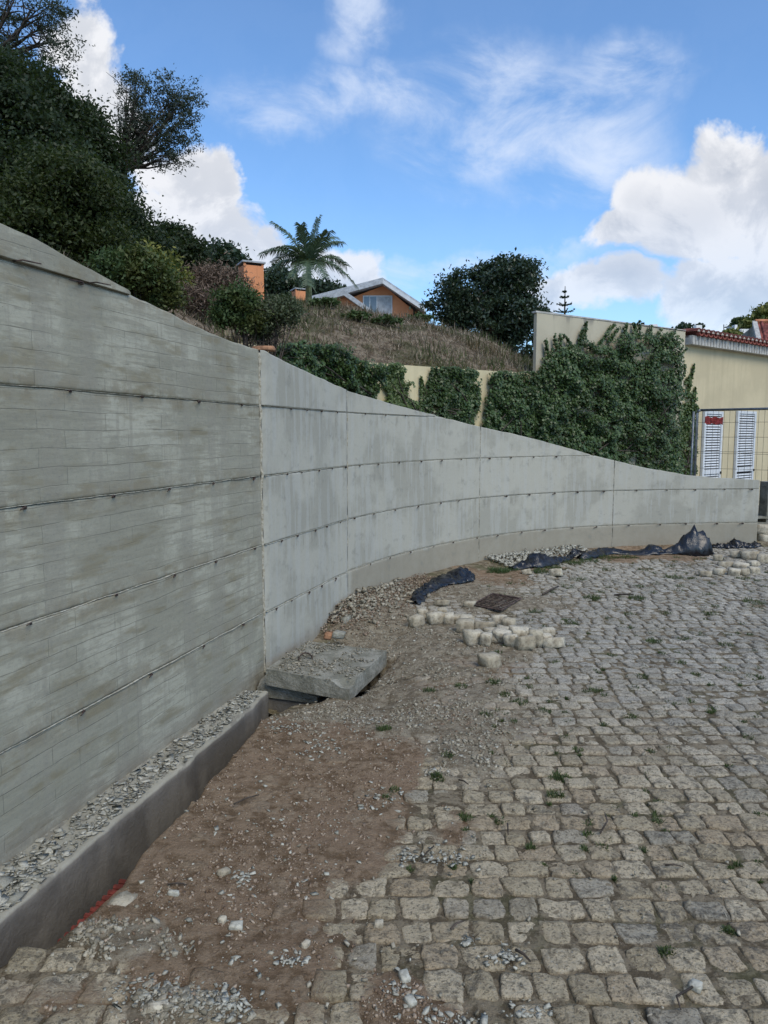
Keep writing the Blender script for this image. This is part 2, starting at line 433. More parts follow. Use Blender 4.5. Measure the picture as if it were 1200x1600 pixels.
def f_render(c, stain):
    def fn(t):
        p = t.pos(); x, y, z = t.sep(p); n = t.noise(p, .9, 6, .6); f = t.noise(p, 60, 3, .6)
        dr = t.noise(t.scale(p, (5, 5, .35)), 1.2, 6, .65)
        b = t.mix(t.smooth(n, .3, .7), tuple(v * .93 for v in c), tuple(min(1, v * 1.05) for v in c))
        b = t.mix(t.smooth(dr, .5, .8) * .25, b, tuple(v * .72 for v in c))
        b = t.mix(t.smooth(z + (dr - .5) * .35, stain - .16, stain) * .75, b, (.17, .165, .15))
        return b, f * .4 + n * .2
    return fn
M['cream'] = material('cream', f_render((.53, .455, .30), 50), .9, .2, .004)
M['cream_yellow'] = material('cream_yellow', f_render((.60, .52, .33), 50), .9, .2, .004)
M['cream_parapet'] = material('cream_parapet', f_render((.45, .41, .31), 3.80), .9, .25, .004)
M['orange_render'] = material('orange_render', f_render((.64, .27, .13), 50), .9, .2, .004)
M['white_paint'] = flat('white_paint', (.58, .60, .62), .5, .06, 8, .1)
M['roof_grey'] = flat('roof_grey', (.36, .38, .40), .8, .15, 5, .2)
M['fascia'] = flat('fascia', (.42, .41, .38), .85, .15, 8, .3)
M['tile'] = flat('tile', (.20, .060, .045), .8, .45, 3, .4)
M['tile_lime'] = flat('tile_lime', (.50, .43, .37), .9, .2, 20, .4)
M['tile_far'] = flat('tile_far', (.45, .19, .10), .85, .2, 3, .2)
M['white_far'] = flat('white_far', (.72, .72, .70), .8, .05, 2, .1)
M['glass'] = flat('glass', (.10, .13, .16), .12, .1, 3, 0, .8)
M['dark'] = flat('dark', (.02, .02, .02), .9, .2, 3, 0)
M['galv'] = flat('galv', (.20, .22, .235), .45, .2, 20, .1, .5, .6)
M['wire'] = flat('wire', (.085, .08, .065), .6, .2, 20, .1, .4, .3)
M['rust'] = flat('rust', (.065, .045, .038), .85, .5, 30, .4)
M['red_rag'] = flat('red_rag', (.30, .045, .04), .6, .3, 20, .3)
M['red_clay'] = flat('red_clay', (.17, .038, .028), .8, .3, 20, .4)
M['orange_clay'] = flat('orange_clay', (.30, .16, .09), .9, .3, 20, .4)
def f_tarp(t):
    p = t.pos(); n = t.noise(p, 9, 6, .65, 1.0); d = t.noise(p, 3, 5, .6)
    c = t.mix(t.smooth(n, .3, .7), (.004, .005, .008), (.012, .015, .022))
    return t.mix(t.smooth(d, .75, 1.0) * .2, c, (.12, .11, .09)), n, t.smooth(d, .4, .7, .22, .42)
M['tarp'] = material('tarp', f_tarp, .35, .5, .01, .6)

# ------------------------------------------------------------------ the plan of the curved wall
WALL = [(-3.9, -5.1), (-3.03, -2.1), (-2.15, .9), (-1.57, 2.9), (-1.338, 3.7), (-.875, 5.3), (-.60, 6.15), (-.347, 6.90), (.24, 8.02), (1.12, 9.15), (2.18, 9.98), (3.22, 10.43), (4.4, 10.68), (5.52, 10.80)]
WP, WL = polyline(WALL, None)
WALL_LEN = WL[-1]
def wall_at(s):
    x = np.interp(s, WL, WP[:, 0]); y = np.interp(s, WL, WP[:, 1])
    e = .05; dx = np.interp(s + e, WL, WP[:, 0]) - np.interp(s - e, WL, WP[:, 0]); dy = np.interp(s + e, WL, WP[:, 1]) - np.interp(s - e, WL, WP[:, 1])
    L = np.hypot(dx, dy) + 1e-9
    return x, y, dy / L, -dx / L        # position and normal that points to the camera's side
TOPX = [-400, 0, 50, 100, 150, 200, 240, 265, 290, 310, 360, 413, 480, 543, 600, 640, 700, 740, 800, 850, 900, 950, 1000, 1080, 1130, 1192]
TOPY = [180, 353, 375, 400, 426, 455, 477, 489, 503, 512, 532, 550, 584, 612, 628, 639, 654, 664, 678, 690, 704, 718, 730, 744, 748, 751]
_ss = np.linspace(0, WALL_LEN, 900)
def _top():
    x, y, _, _ = wall_at(_ss); z = np.full_like(x, 2.4)
    for _i in range(8):
        ys = np.maximum(y, 1.6); d = ys * _c - (z - H) * _s; px = 600 + F * x / d
        py = np.interp(px, TOPX, TOPY); b = (800 - py) / F
        z = .5 * z + .5 * (H + (b * _c - _s) / (_c + b * _s) * ys)
    z = np.where(y < 2.9, np.interp(y, [-5, 2.9], [3.6, np.interp(2.9, y, z)]), z)
    z = np.minimum(z, 3.6)
    return z + (fbm(_ss, _ss * 0, 3.5, 4, 5) - .5) * .022
_tz = _top()
def wall_top(s): return np.interp(s, _ss, _tz)
def s_of(px, py, z):       # arc length of the wall point seen at a pixel, at height z
    x, y = G(px, py, z); d = np.hypot(WP[:, 0] - x, WP[:, 1] - y); return WL[np.argmin(d)]
_wy = WP[:, 1]; _wx = WP[:, 0]
def wall_x(y): return np.interp(y, _wy, _wx)
U0 = float(np.interp(2.9, _wy, WL))     # u origin in the uv: where the photo begins
S1, S2 = float(np.interp(5.28, _wy, WL)), float(np.interp(6.90, _wy, WL))
S3, S4 = s_of(740, 777, .85), s_of(950, 765, .85)
print('wall', WALL_LEN, U0, S1, S2, S3, S4)

wall = tag(empty('retaining_wall', (-.875, 5.3, 0)), 'long curved grey concrete retaining wall with rough joints and a sloping top', 'wall')
W0 = wall.location.copy()
def wchild(name, me, mat):
    o = link(name, me, mat, wall); o.location = (0, 0, 0)
    me.transform(Matrix.Translation(-W0)); return o
def wall_core():
    s = np.linspace(0, WALL_LEN, 260); x, y, nx, ny = wall_at(s); zt = wall_top(s) - .004
    V = []
    for off, top in ((-.014, 0), (-.014, 1), (-.26, 1), (-.26, 0)):
        V.append(np.stack([x + nx * off, y + ny * off, np.where(top, zt, -.5)], 1))
    n = len(s); V = np.vstack(V); Fc = []
    for k in range(4):
        for i in range(n - 1): Fc.append((k * n + i, k * n + i + 1, ((k + 1) % 4) * n + i + 1, ((k + 1) % 4) * n + i))
    Fc += [(n - 1, 2 * n - 1, 3 * n - 1, 4 * n - 1), (0, 3 * n, 2 * n, n)]
    uv = np.stack([np.tile(s - U0, 4), V[:, 2]], 1)
    wchild('wall_core', npmesh('wall_core', V, Fc, uv=uv), M['concrete_smooth'])
wall_core()
LIFTS = [-.5, .35, .85, 1.35, 1.85, 2.35, 3.7]
def panel(s0, s1, z0, z1, mat, seed, proud=0.0):
    # trim to where the top still stands above the panel's foot
    ss = np.linspace(s0, s1, max(12, int((s1 - s0) / .035))); zt = wall_top(ss)
    ok = zt > z0 + .012
    if not ok.any(): return
    last = np.where(ok)[0].max(); ss = np.linspace(s0, ss[last], max(8, last + 1)); zt = wall_top(ss)
    JJ = np.r_[0, .012, np.linspace(.03, .97, 14), .988, 1]; nz = len(JJ); V = []; UV = []; n = len(ss)
    x, y, nx, ny = wall_at(ss); g = .004
    hi = np.minimum(z1 - g, zt); lo = np.full_like(hi, z0 + g); hi = np.maximum(hi, lo + .004)
    for j in range(-1, nz + 1):
        jj = JJ[min(max(j, 0), nz - 1)]; z = lo + (hi - lo) * jj
        off = proud + (fbm(ss * 1.0, z, 1.6, 3, seed) - .5) * .010 + (fbm(ss, z, 14, 2, seed + 9) - .5) * .0035
        if jj in (0., 1.): off = off - .0015 - .003 * vn(ss * 25, z * 0 + seed, 3)
        off = off * np.where((np.arange(n) == 0) | (np.arange(n) == n - 1), .2, 1)
        if j in (-1, nz): off = np.full_like(off, -.016)
        V.append(np.stack([x + nx * off, y + ny * off, z], 1)); UV.append(np.stack([ss - U0, z], 1))
    V = np.vstack(V); UV = np.vstack(UV); r = nz + 2
    idx = np.arange(r * n).reshape(r, n)
    Fc = np.stack([idx[:-1, :-1].ravel(), idx[:-1, 1:].ravel(), idx[1:, 1:].ravel(), idx[1:, :-1].ravel()], 1)
    # end caps towards the core
    wchild('concrete_panel', npmesh('concrete_panel', V, Fc, uv=UV, smooth=True), mat)
BAYS = [(0.0, S1 - .012, 'concrete_board'), (S1 + .012, S2 - .008, 'concrete_smooth'), (S2 + .008, S3 - .006, 'concrete_smooth'), (S3 + .006, S4 - .006, 'concrete_smooth'), (S4 + .006, WALL_LEN, 'concrete_smooth')]
for b, (a, e, mt) in enumerate(BAYS):
    for k in range(6):
        panel(a, e, LIFTS[k], LIFTS[k + 1], M[mt], b * 10 + k, [.0, .004, .0, .003, .0, .016][k] if b == 0 else ([.022, .018, .020, .017, .021, .018] if b == 1 else [.004, 0, .002, 0, .003, 0])[k])
# ragged mortar fins on the joints
def fin(path, off0, w, seed):
    """path: (n,5) x,y,z,nx,ny"""
    n = len(path); V = []; h = w * (.25 + 1.1 * fbm(np.arange(n) * .35, np.zeros(n), 1.0, 3, seed)); h2 = w * (.2 + 1.0 * fbm(np.arange(n) * .5, np.ones(n), 1.0, 2, seed + 4))
    vert = abs(path[-1, 2] - path[0, 2]) > .3 and np.hypot(path[-1, 0] - path[0, 0], path[-1, 1] - path[0, 1]) < .1
    P3 = path[:, :3]; nrm = np.stack([path[:, 3], path[:, 4], np.zeros(n)], 1)
    side = np.stack([-path[:, 4], path[:, 3], np.zeros(n)], 1) if vert else np.tile([0, 0, 1.0], (n, 1))
    for a, o in ((-1, -.006), (-.4, off0), (.5, off0), (1, -.006)):
        hh = (h if a < 0 else h2)[:, None]
        V.append(P3 + side * hh * a + nrm * (o + (rng.random((n, 1)) * .004 if o > 0 else 0)))
    V = np.vstack(V); idx = np.arange(4 * n).reshape(4, n)
    Fc = np.stack([idx[:-1, :-1].ravel(), idx[:-1, 1:].ravel(), idx[1:, 1:].ravel(), idx[1:, :-1].ravel()], 1)
    wchild('mortar_ridge', npmesh('mortar_ridge', V, Fc), M['mortar'])
for b, (a, e, mt) in enumerate(BAYS):
    for k in range(1, 6):
        z = LIFTS[k]; ss = np.arange(max(a, U0 - 2), e, .018 if b < 2 else .03); ss = ss[wall_top(ss) > z + .03]
        if len(ss) < 6 or (b == 0 and k == 5): continue
        x, y, nx, ny = wall_at(ss); zz = z + (fbm(ss, ss * 0, 6, 2, k) - .5) * .008
        fin(np.stack([x, y, zz, nx, ny], 1), .004 if b < 1 else .022 if b == 1 else .002, (.0028, .0030, .003, .003, .003)[b], b * 7 + k)
for s, w in ((S1, .0055), (S2, .003), (S3, .006), (S4, .006)):
    z = np.arange(-.1, wall_top(s) - .01, .02); x, y, nx, ny = wall_at(np.full_like(z, s))
    fin(np.stack([x + (vn(z * 14, z * 0, 3) - .5) * .02, y, z, nx, ny], 1), .010 if s == S1 else .002, w, int(s * 10))
# tie wires left in the joints: dark hole and a bent stub
tie_me = []
for i in range(4):
    mb = MB(); L = .030 + .022 * random.random(); a = random.uniform(-.5, 1.0)
    mb.tube([(0, -.01, 0), (0, .010, 0), (L * .6, .018, a * .010), (L * 1.3, .024, a * .018 - .004)], [.0045, .0045, .004, .003], 5)
    mb.tube([(-.008, .002, -.006), (.010, .0025, -.008)], [.007, .004], 6)
    tie_me.append(mb.mesh('tie_stub'))
for m_ in tie_me: m_.materials.append(M['rust'])
def tie(s, z, scl=1.0, long=False):
    x, y, nx, ny = [float(v) for v in wall_at(s)]
    o = link('tie_stub', random.choice(tie_me), None, wall)
    q_ = .020 if S1 < s < S2 else .004; o.location = Vector((x + nx * q_, y + ny * q_, z)) - W0; o.rotation_euler = (random.uniform(-.3, .3), 0, math.atan2(ny, nx) - math.pi / 2)
    o.scale = (scl * (2.0 if long else 1), scl, scl)
for b, (a, e, mt) in enumerate(BAYS):
    for k in range(1, 6):
        z = LIFTS[k]; s = a + .16 + .11 * ((k * 37 + b * 11) % 4)
        while s < e - .05:
            if s > U0 - .6 and wall_top(s) > z + .05:
                tie(s + random.uniform(-.03, .03), z - .004, random.uniform(.7, 1.1) * (1.25 if b > 2 else 1), k == 5)
            s += (.54 if b == 0 else .31 if b == 1 else .44) * random.uniform(.93, 1.07)
# two steel stubs that stand out of the top lift and the pair of holes low in the first bay
for (px, py) in ((35, 408), (155, 442)):
    s = s_of(px, py, 2.35); x, y, nx, ny = [float(v) for v in wall_at(s)]
    mb = MB().tube([(x, y, 2.352), (x + nx * .05, y + ny * .05, 2.352), (x + nx * .055 + ny * -.09, y + ny * .055 + nx * .10, 2.358)], [.0035, .0035, .003], 6)
    me = mb.mesh('steel_stub'); wchild('steel_stub', me, M['rust'])

# ------------------------------------------------------------------ paving: height, dirt, edge
def x_edge(y):      # right bank of the open channel
    e = np.interp(y, [1.0, 1.5, 2.13, 2.22, 2.45, 2.75, 3.12, 3.43, 3.73, 4.07, 4.45, 4.62, 4.8, 4.9, 5.0], [-1.62, -1.45, -1.20, -1.08, -.99, -.955, -.87, -.85, -.785, -.745, -.71, -.65, -.60, -.47, -.36])
    return e + (fbm(y, np.asarray(y) * 0, 4.0, 4, 31) - .5) * .07
SLAB = [np.array(G(415, 1045, 0)), np.array(G(546, 1069, 0)), np.array(G(604, 1017, 0)), np.array(G(482, 1002, 0))]
def in_poly(x, y, poly):
    x = np.asarray(x); y = np.asarray(y); c = np.zeros(np.broadcast(x, y).shape, bool); n = len(poly)
    for i in range(n):
        x0, y0 = poly[i]; x1, y1 = poly[(i + 1) % n]
        if y0 == y1: continue
        cond = ((y0 > y) != (y1 > y)) & (x < (x1 - x0) * (y - y0) / (y1 - y0) + x0); c ^= cond
    return c
def blobmask(px, py, lst):
    r = np.zeros_like(px)
    for (cx, cy, rx, ry, w) in lst: r = np.maximum(r, w * np.clip(1.25 - np.hypot((px - cx) / rx, (py - cy) / ry), 0, 1) / .6)
    return np.clip(r, 0, 1)
BROWN = [(440, 1190, 140, 75, 1), (400, 1290, 190, 110, 1), (300, 1370, 170, 110, 1), (500, 1120, 110, 50, .9), (640, 1570, 70, 50, .85), (430, 1500, 150, 110, .60), (470, 1390, 100, 90, .60), (330, 1490, 140, 110, .66), (690, 1570, 50, 40, .5), (560, 1200, 80, 60, .9),
         (770, 898, 50, 12, 1), (620, 965, 60, 18, .6), (100, 1560, 180, 60, .35), (670, 1100, 130, 60, .55), (700, 1290, 60, 20, .45), (1000, 870, 120, 12, .8), (700, 1040, 120, 40, .35)]
RUBBLE = [(640, 1110, 150, 55, .9), (600, 1040, 130, 50, .9), (560, 975, 90, 35, 1), (700, 1160, 120, 40, .7), (660, 1000, 150, 50, .85), (780, 930, 150, 30, .7), (210, 1455, 90, 40, .9), (330, 1570, 110, 40, .7), (770, 1080, 90, 30, .5), (700, 1210, 60, 25, .6), (520, 1085, 90, 25, .9)]
def masks(x, y):
    px, py = proj(x, np.maximum(y, 1.2), 0 * x)
    w = (fbm(x, y, 2.0, 5, 3) - .5) * 290; w2 = (fbm(x, y, 1.4, 4, 13) - .5) * 170 * np.clip((py - 830) / 500, .12, 1)
    b = blobmask(px + w, py + w2, BROWN); r = blobmask(px + w, py + w2, RUBBLE)
    n = fbm(x, y, 3.5, 4, 21)
    b = np.clip(b * (.62 + .76 * n), 0, 1); r = np.clip(r * (.55 + .9 * n), 0, 1)
    return b, r
def base_h(x, y):
    h = -.14 * np.exp(-(((x + .48) / .66) ** 4 + ((y - 5.25) / 1.0) ** 4))
    h = h - .17 * np.exp(-(((x + .72) / .30) ** 4 + ((y - 5.05) / .22) ** 4))
    h = h + .05 * np.exp(-(((x + .15) / .35) ** 2 + ((y - 6.7) / .7) ** 2))
    return h + (fbm(x, y, .7, 3, 41) - .5) * .05
def ground_h(x, y):
    b, r = masks(x, y); d = np.maximum(b, r * .9)
    h = base_h(x, y) - .0070 + sstep(d, .35, 1.0) * .0115 + (fbm(x, y, 9, 4, 51) - .5) * .012 + (fbm(x, y, 45, 2, 52) - .5) * .005
    h = h + .025 * sstep(r, .5, 1) * fbm(x, y, 12, 3, 55)
    dw = np.abs(x - wall_x(y)) * .6        # soil heaped at the foot of the wall beyond the slab
    h = h + .05 * np.exp(-(dw / .25) ** 2) * sstep(y, 6.2, 7.0)
    return h, b, r
def build_ground():
    ys = np.concatenate([np.linspace(.6, 1.7, 14, endpoint=False), 1.7 * (11.0 / 1.7) ** np.linspace(0, 1, 430)])
    n = 330; V = []; B = []; Rr = []
    for y in ys:
        xl = float(x_edge(y)) if y < 4.95 else float(wall_x(y)) - .02
        if y < 4.95: xl = xl
        if y > 10.75: xl = 5.0
        xr = .6 * y + 2.6
        k = np.linspace(0, 1, n); x = xl + (xr - xl) * (k * .8 + .2 * k ** 2)
        yy = np.full(n, y); h, b, r = ground_h(x, yy)
        h[0] -= .012; h = np.where(in_poly(x, yy, SLABHOLE), -.45, h)
        V.append(np.stack([x, yy, h], 1)); B.append(b); Rr.append(r)
    # bank down into the channel
    m = len(ys); V0 = np.vstack(V); idx = np.arange(m * n).reshape(m, n)
    Fc = np.stack([idx[:-1, :-1].ravel(), idx[:-1, 1:].ravel(), idx[1:, 1:].ravel(), idx[1:, :-1].ravel()], 1)
    bank = []; bn = 14; rows = [i for i in range(m) if ys[i] < 4.95]
    for i in rows:
        p = V[i][0]; t = np.arange(1, bn + 1) / bn
        dx = t * .10 + (fbm(np.full(bn, ys[i]), t * .5, 11, 4, 61) - .5) * .11 * np.minimum(1, t * 4)
        bank.append(np.stack([p[0] + dx, np.full(bn, p[1]), p[2] - t * .62], 1))
    bidx = len(V0) + np.arange(len(rows) * bn).reshape(len(rows), bn)
    full = np.concatenate([idx[rows, 0][:, None], bidx], 1)
    F2 = np.stack([full[:-1, :-1].ravel(), full[1:, :-1].ravel(), full[1:, 1:].ravel(), full[:-1, 1:].ravel()], 1)
    Vb = np.vstack([V0] + bank); nb = len(Vb) - len(V0)
    br = np.concatenate([np.concatenate(B), np.full(nb, .55)]); rb = np.concatenate([np.concatenate(Rr), np.full(nb, .35)])
    o = link('pavement_bed', npmesh('pavement_bed', Vb, np.vstack([Fc, F2]), {'brown': br, 'rubble': rb}, smooth=True), M['dirt']); o['kind'] = 'structure'
    return o
cs = sum(SLAB) / 4
GRATE = [G(738, 948), G(782, 957), G(815, 938), G(768, 931)]
SLABHOLE = [tuple(cs + (p - cs) * .90 + np.array([.03, .0])) for p in SLAB]
SLABHOLE[1] = tuple(np.array(SLABHOLE[1]) + np.array([.05, -.0])); SLABHOLE[2] = tuple(np.array(SLABHOLE[2]) + np.array([.10, .02]))
bed = build_ground()

# big ground sheet below and the yard behind the wall's end
def f_earth(t):
    p = t.pos(); n = t.noise(p, 3, 7, .65); m = t.noise(p, 30, 5, .7)
    return t.mix(t.smooth(n, .3, .7), (.16, .13, .09), (.30, .27, .21)), n + m
M['earth'] = material('earth', f_earth, .97, .7, .02, .1)
def sheet(name, pts, z, mat):
    o = link(name, npmesh(name, [(x, y, z) for x, y in pts], [tuple(range(len(pts)))]), mat); o['kind'] = 'structure'; return o
sheet('ground', [(-600, -600), (600, -600), (600, 900), (-600, 900)], -.64, M['earth'])
sheet('yard_ground', [(5.3, 10.9), (9.2, 10.95), (40, 11), (40, 60), (5, 60), (-1, 30), (-1, 7.7), (.6, 9.2), (2, 10.3)], -.03, M['earth'])
sheet('road_edge_ground', [(3.0, .6), (3.0, -30), (60, -30), (60, 10.9), (9.19, 10.9)], -.02, M['earth'])
sheet('ground_behind_camera', [(-1.6, .62), (-4.4, -30), (2.98, -30), (2.98, .62)], -.02, M['earth'])

# ------------------------------------------------------------------ cobbles
def cobble_grid():
    out = []; y = 1.38; row = 0
    while y < 10.9:
        pitch = .118 * random.uniform(.93, 1.09); yc = y + pitch / 2
        x = -1.7 + random.uniform(0, .12); xr = .56 * yc + .9
        while x < xr:
            w = random.choice([.100, .110, .118, .128, .14, .155]) * random.uniform(.95, 1.05); xc = x + w / 2
            yo = -.010 * max(0, xc - .3) ** 1.5 + (float(vn(xc * .8, row * .13, 5)) - .5) * .05
            out.append((xc, yc + yo, w - .009, pitch - .008)); x += w
        y += pitch; row += 1
    a = np.array(out)
    xe = np.where(a[:, 1] < 4.95, x_edge(a[:, 1]), wall_x(a[:, 1]) + .12)
    ppx, ppy = proj(a[:, 0], a[:, 1], 0 * a[:, 0]); hid = (ppx < 640 + (vn(a[:, 0] * 3, a[:, 1] * 3, 8) - .5) * 80) & (ppy < 1140)
    a = a[~hid]; xe = xe[~hid]
    keep = (a[:, 0] - a[:, 2] * .5 > xe - .02) & (a[:, 1] < 10.62)
    a = a[keep]; sl = [tuple(cs + (p - cs) * 1.16) for p in SLAB]
    a = a[~in_poly(a[:, 0], a[:, 1], sl)]
    gr = [(G(738, 950)), (G(790, 960)), (G(815, 938)), (G(762, 930))]; gc = np.mean(gr, 0); gr = [tuple(gc + (np.array(p) - gc) * 1.25) for p in gr]
    a = a[~in_poly(a[:, 0], a[:, 1], gr)]
    b, r = masks(a[:, 0], a[:, 1]); lump = rng.random(len(a))
    a = a[np.maximum(b, r) < .86 + .2 * lump]
    d = np.hypot(a[:, 0], a[:, 1]); px, py = proj(a[:, 0], a[:, 1], 0 * a[:, 0])
    vis = (px > -30) & (px < 1230) & (py < 1640)
    order = np.argsort(np.where(vis, 0, 100) + d - a[:, 2] * a[:, 3] * 10)
    return a[order]
CB = cobble_grid()
def cobbles_geo(a, n, seed):
    """rounded uneven blocks, all at once -> V (k*(n*n+4(n-1)),3)"""
    k = len(a); rg = np.random.default_rng(seed)
    g = np.linspace(-1, 1, n); g = np.sign(g) * np.abs(g) ** .72; U, Vv = np.meshgrid(g, g); U = U.ravel(); Vv = Vv.ravel()
    corner = rg.uniform(-.16, .16, (k, 4, 2)); rad = rg.uniform(.18, .42, (k, 1))
    wts = np.stack([(1 - U) * (1 - Vv), (1 + U) * (1 - Vv), (1 + U) * (1 + Vv), (1 - U) * (1 + Vv)], 0) / 4
    # squircle rounding
    m = np.maximum(np.abs(U), np.abs(Vv)); rr = np.hypot(U, Vv) + 1e-9
    circ = np.where(m > 0, m / rr, 1)
    fac = 1 - rad * (1 - circ[None, :]) * (m[None, :] ** 2)
    X = U[None] * fac + np.einsum('kc,cn->kn', corner[:, :, 0], wts); Y = Vv[None] * fac + np.einsum('kc,cn->kn', corner[:, :, 1], wts)
    ang = np.arctan2(Vv, U); ph = rg.uniform(0, 6.3, (k, 3))
    wob = 1 + (.035 * np.sin(3 * ang[None] + ph[:, :1]) + .03 * np.sin(5 * ang[None] + ph[:, 1:2]) + .02 * np.sin(8 * ang[None] + ph[:, 2:])) * m[None] ** 3
    hx = (a[:, 2] / 2)[:, None]; hy = (a[:, 3] / 2)[:, None]
    rot = rg.uniform(-.06, .06, (k, 1)); Xs = X * hx * wob; Ys = Y * hy * wob
    x = a[:, :1] + Xs * np.cos(rot) - Ys * np.sin(rot); y = a[:, 1:2] + Xs * np.sin(rot) + Ys * np.cos(rot)
    lift = rg.normal(.001, .0028, (k, 1)); tx = rg.normal(0, .025, (k, 1)); ty = rg.normal(0, .025, (k, 1))
    dome = .006 * (1 - (m[None] ** rg.uniform(4, 9, (k, 1))))
    z = base_h(x, y) + lift + Xs * tx + Ys * ty + dome - .006 + (fbm(x, y, 16, 3, 71) - .5) * .020 + (fbm(x, y, 48, 2, 72) - .5) * .008
    # skirt ring
    ring = [i for i in range(n)] + [i * n + n - 1 for i in range(1, n)] + [(n - 1) * n + i for i in range(n - 2, -1, -1)] + [i * n for i in range(n - 2, 0, -1)]
    ring = np.array(ring); nr = len(ring)
    xs = x[:, ring]; ys = y[:, ring]; zs = z[:, ring] - .05
    cx = a[:, :1]; cy = a[:, 1:2]
    xs = cx + (xs - cx) * 1.02; ys = cy + (ys - cy) * 1.02
    VX = np.concatenate([x, xs], 1); VY = np.concatenate([y, ys], 1); VZ = np.concatenate([z, zs], 1)
    edge = np.concatenate([np.tile(m ** 6, (k, 1)), np.ones((k, nr))], 1)
    idx = np.arange(n * n).reshape(n, n)
    Ft = np.stack([idx[:-1, :-1].ravel(), idx[:-1, 1:].ravel(), idx[1:, 1:].ravel(), idx[1:, :-1].ravel()], 1)
    j = np.arange(nr); Fs = np.stack([ring[j], n * n + j, n * n + (j + 1) % nr, ring[(j + 1) % nr]], 1)
    return np.stack([VX, VY, VZ], 2), np.vstack([Ft, Fs]), edge
def cob_attrs(V, tint, edge):
    sh = V.shape[:2]; b, r = masks(V[..., 0].ravel(), V[..., 1].ravel())
    return {'dust': b, 'grey': r, 'tint': np.repeat(tint, sh[1]), 'edge': edge.ravel()}
near = CB[:300]; rest = CB[300:]
tints = rng.random(len(CB))
V, Fc, ed = cobbles_geo(near, 11, 1); at = cob_attrs(V, tints[:300], ed); nv = V.shape[1]
for i in range(len(near)):
    c = np.array([near[i, 0], near[i, 1], 0.0])
    me = npmesh('cobble', V[i] - c, Fc, {k: v[i * nv:(i + 1) * nv] for k, v in at.items()}, smooth=True)
    o = link('cobble', me, M['cobble'], bed); o.location = c
far_d = rest[:, 1]
for lo, hi, n in ((0, 5.2, 9), (5.2, 99, 6)):
    sub = rest[(far_d >= lo) & (far_d < hi)]; tt = tints[300:][(far_d >= lo) & (far_d < hi)]
    if not len(sub): continue
    V, Fc, ed = cobbles_geo(sub, n, 2 + n); k, nv, _ = V.shape
    FF = (Fc[None] + (np.arange(k) * nv)[:, None, None]).reshape(-1, 4)
    o = link('cobbles', npmesh('cobbles', V.reshape(-1, 3), FF, cob_attrs(V, tt, ed), smooth=True), M['cobble'], bed); o['kind'] = 'stuff'
print('cobbles', len(CB))

# ------------------------------------------------------------------ chips, gravel, rubble
def chips(pos, size, flatness, seed, yaw=None):
    """irregular lumps: squashed jittered 8-corner blocks; pos (k,3), size (k,)"""
    rg = np.random.default_rng(seed); k = len(pos)
    c = np.array([(sx, sy, sz) for sx in (-1, 1) for sy in (-1, 1) for sz in (-1, 1)], float)
    q = c[None] * rg.uniform(.15 if flatness <= .45 else .35, 1.05, (k, 8, 3)); q[..., 0] *= rg.uniform(.7, 1.5, (k, 1)); q[..., 1] *= rg.uniform(.5, 1, (k, 1)); q[..., 2] *= flatness * rg.uniform(.6, 1.4, (k, 1))
    q *= (size / 2)[:, None, None]
    a = rg.uniform(0, 6.3, k); ca, sa = np.cos(a), np.sin(a)
    tv = .35 if flatness > .45 else .16; t1 = rg.normal(0, tv, k); t2 = rg.normal(0, tv, k)
    X, Y, Z = q[..., 0], q[..., 1], q[..., 2]
    Z2 = Z + X * t1[:, None] + Y * t2[:, None]
    X2 = X * ca[:, None] - Y * sa[:, None]; Y2 = X * sa[:, None] + Y * ca[:, None]
    V = np.stack([X2, Y2, Z2], 2) + pos[:, None, :]
    f = np.array([(0, 1, 3, 2), (4, 6, 7, 5), (0, 4, 5, 1), (2, 3, 7, 6), (0, 2, 6, 4), (1, 5, 7, 3)])
    return V.reshape(-1, 3), (f[None] + (np.arange(k) * 8)[:, None, None]).reshape(-1, 4)
def scatter_ground(n, which, lo, size, seed, bias=1.0):
    rg = np.random.default_rng(seed); xs = []; tot = 0
    while tot < n:
        y = 1.6 * (10.8 / 1.6) ** rg.random(20000); x = rg.uniform(-1, 1, 20000) * .55 * y + .1
        xl = np.where(y < 4.95, x_edge(y) + .01, wall_x(y) + .01)
        ok = (x > xl) & ~in_poly(x, y, SLABHOLE) & ~in_poly(x, y, GRATE); x, y = x[ok], y[ok]
        b, r = masks(x, y); w = {'b': b, 'r': r, 'br': np.maximum(b * .6, r), 'any': np.ones_like(b) * .5}[which]
        cl = fbm(x, y, 5, 3, seed)
        ok = rg.random(len(x)) < np.clip((w - lo) / (1 - lo), 0, 1) * np.clip((cl - .35) * 4, .05, 1)
        xs.append(np.stack([x[ok], y[ok]], 1)); tot += ok.sum()
    p = np.vstack(xs)[:n]; h, _, _ = ground_h(p[:, 0], p[:, 1]); s = size[0] + (size[1] - size[0]) * rg.random(n) ** 4
    top = base_h(p[:, 0], p[:, 1]) + .004
    return np.column_stack([p, np.maximum(h, np.where(which == 'any', top, -9)) + s * .12]), s
for nm, mat, which, n, lo, size, seed, fl in (('gravel', 'chip_brown', 'b', 9000, .1, (.003, .016), 81, .7), ('gravel', 'chip_grey', 'r', 12000, .12, (.004, .026), 82, .55), ('gravel', 'chip_light', 'br', 1500, .05, (.004, .028), 83, .4), ('gravel', 'chip_grey', 'any', 1800, .0, (.003, .018), 84, .6)):
    p, s = scatter_ground(n, which, lo, size, seed)
    V, Fc = chips(p, s, fl, seed); o = link(nm, npmesh(nm, V, Fc), M[mat]); tag(o, kind='stuff')
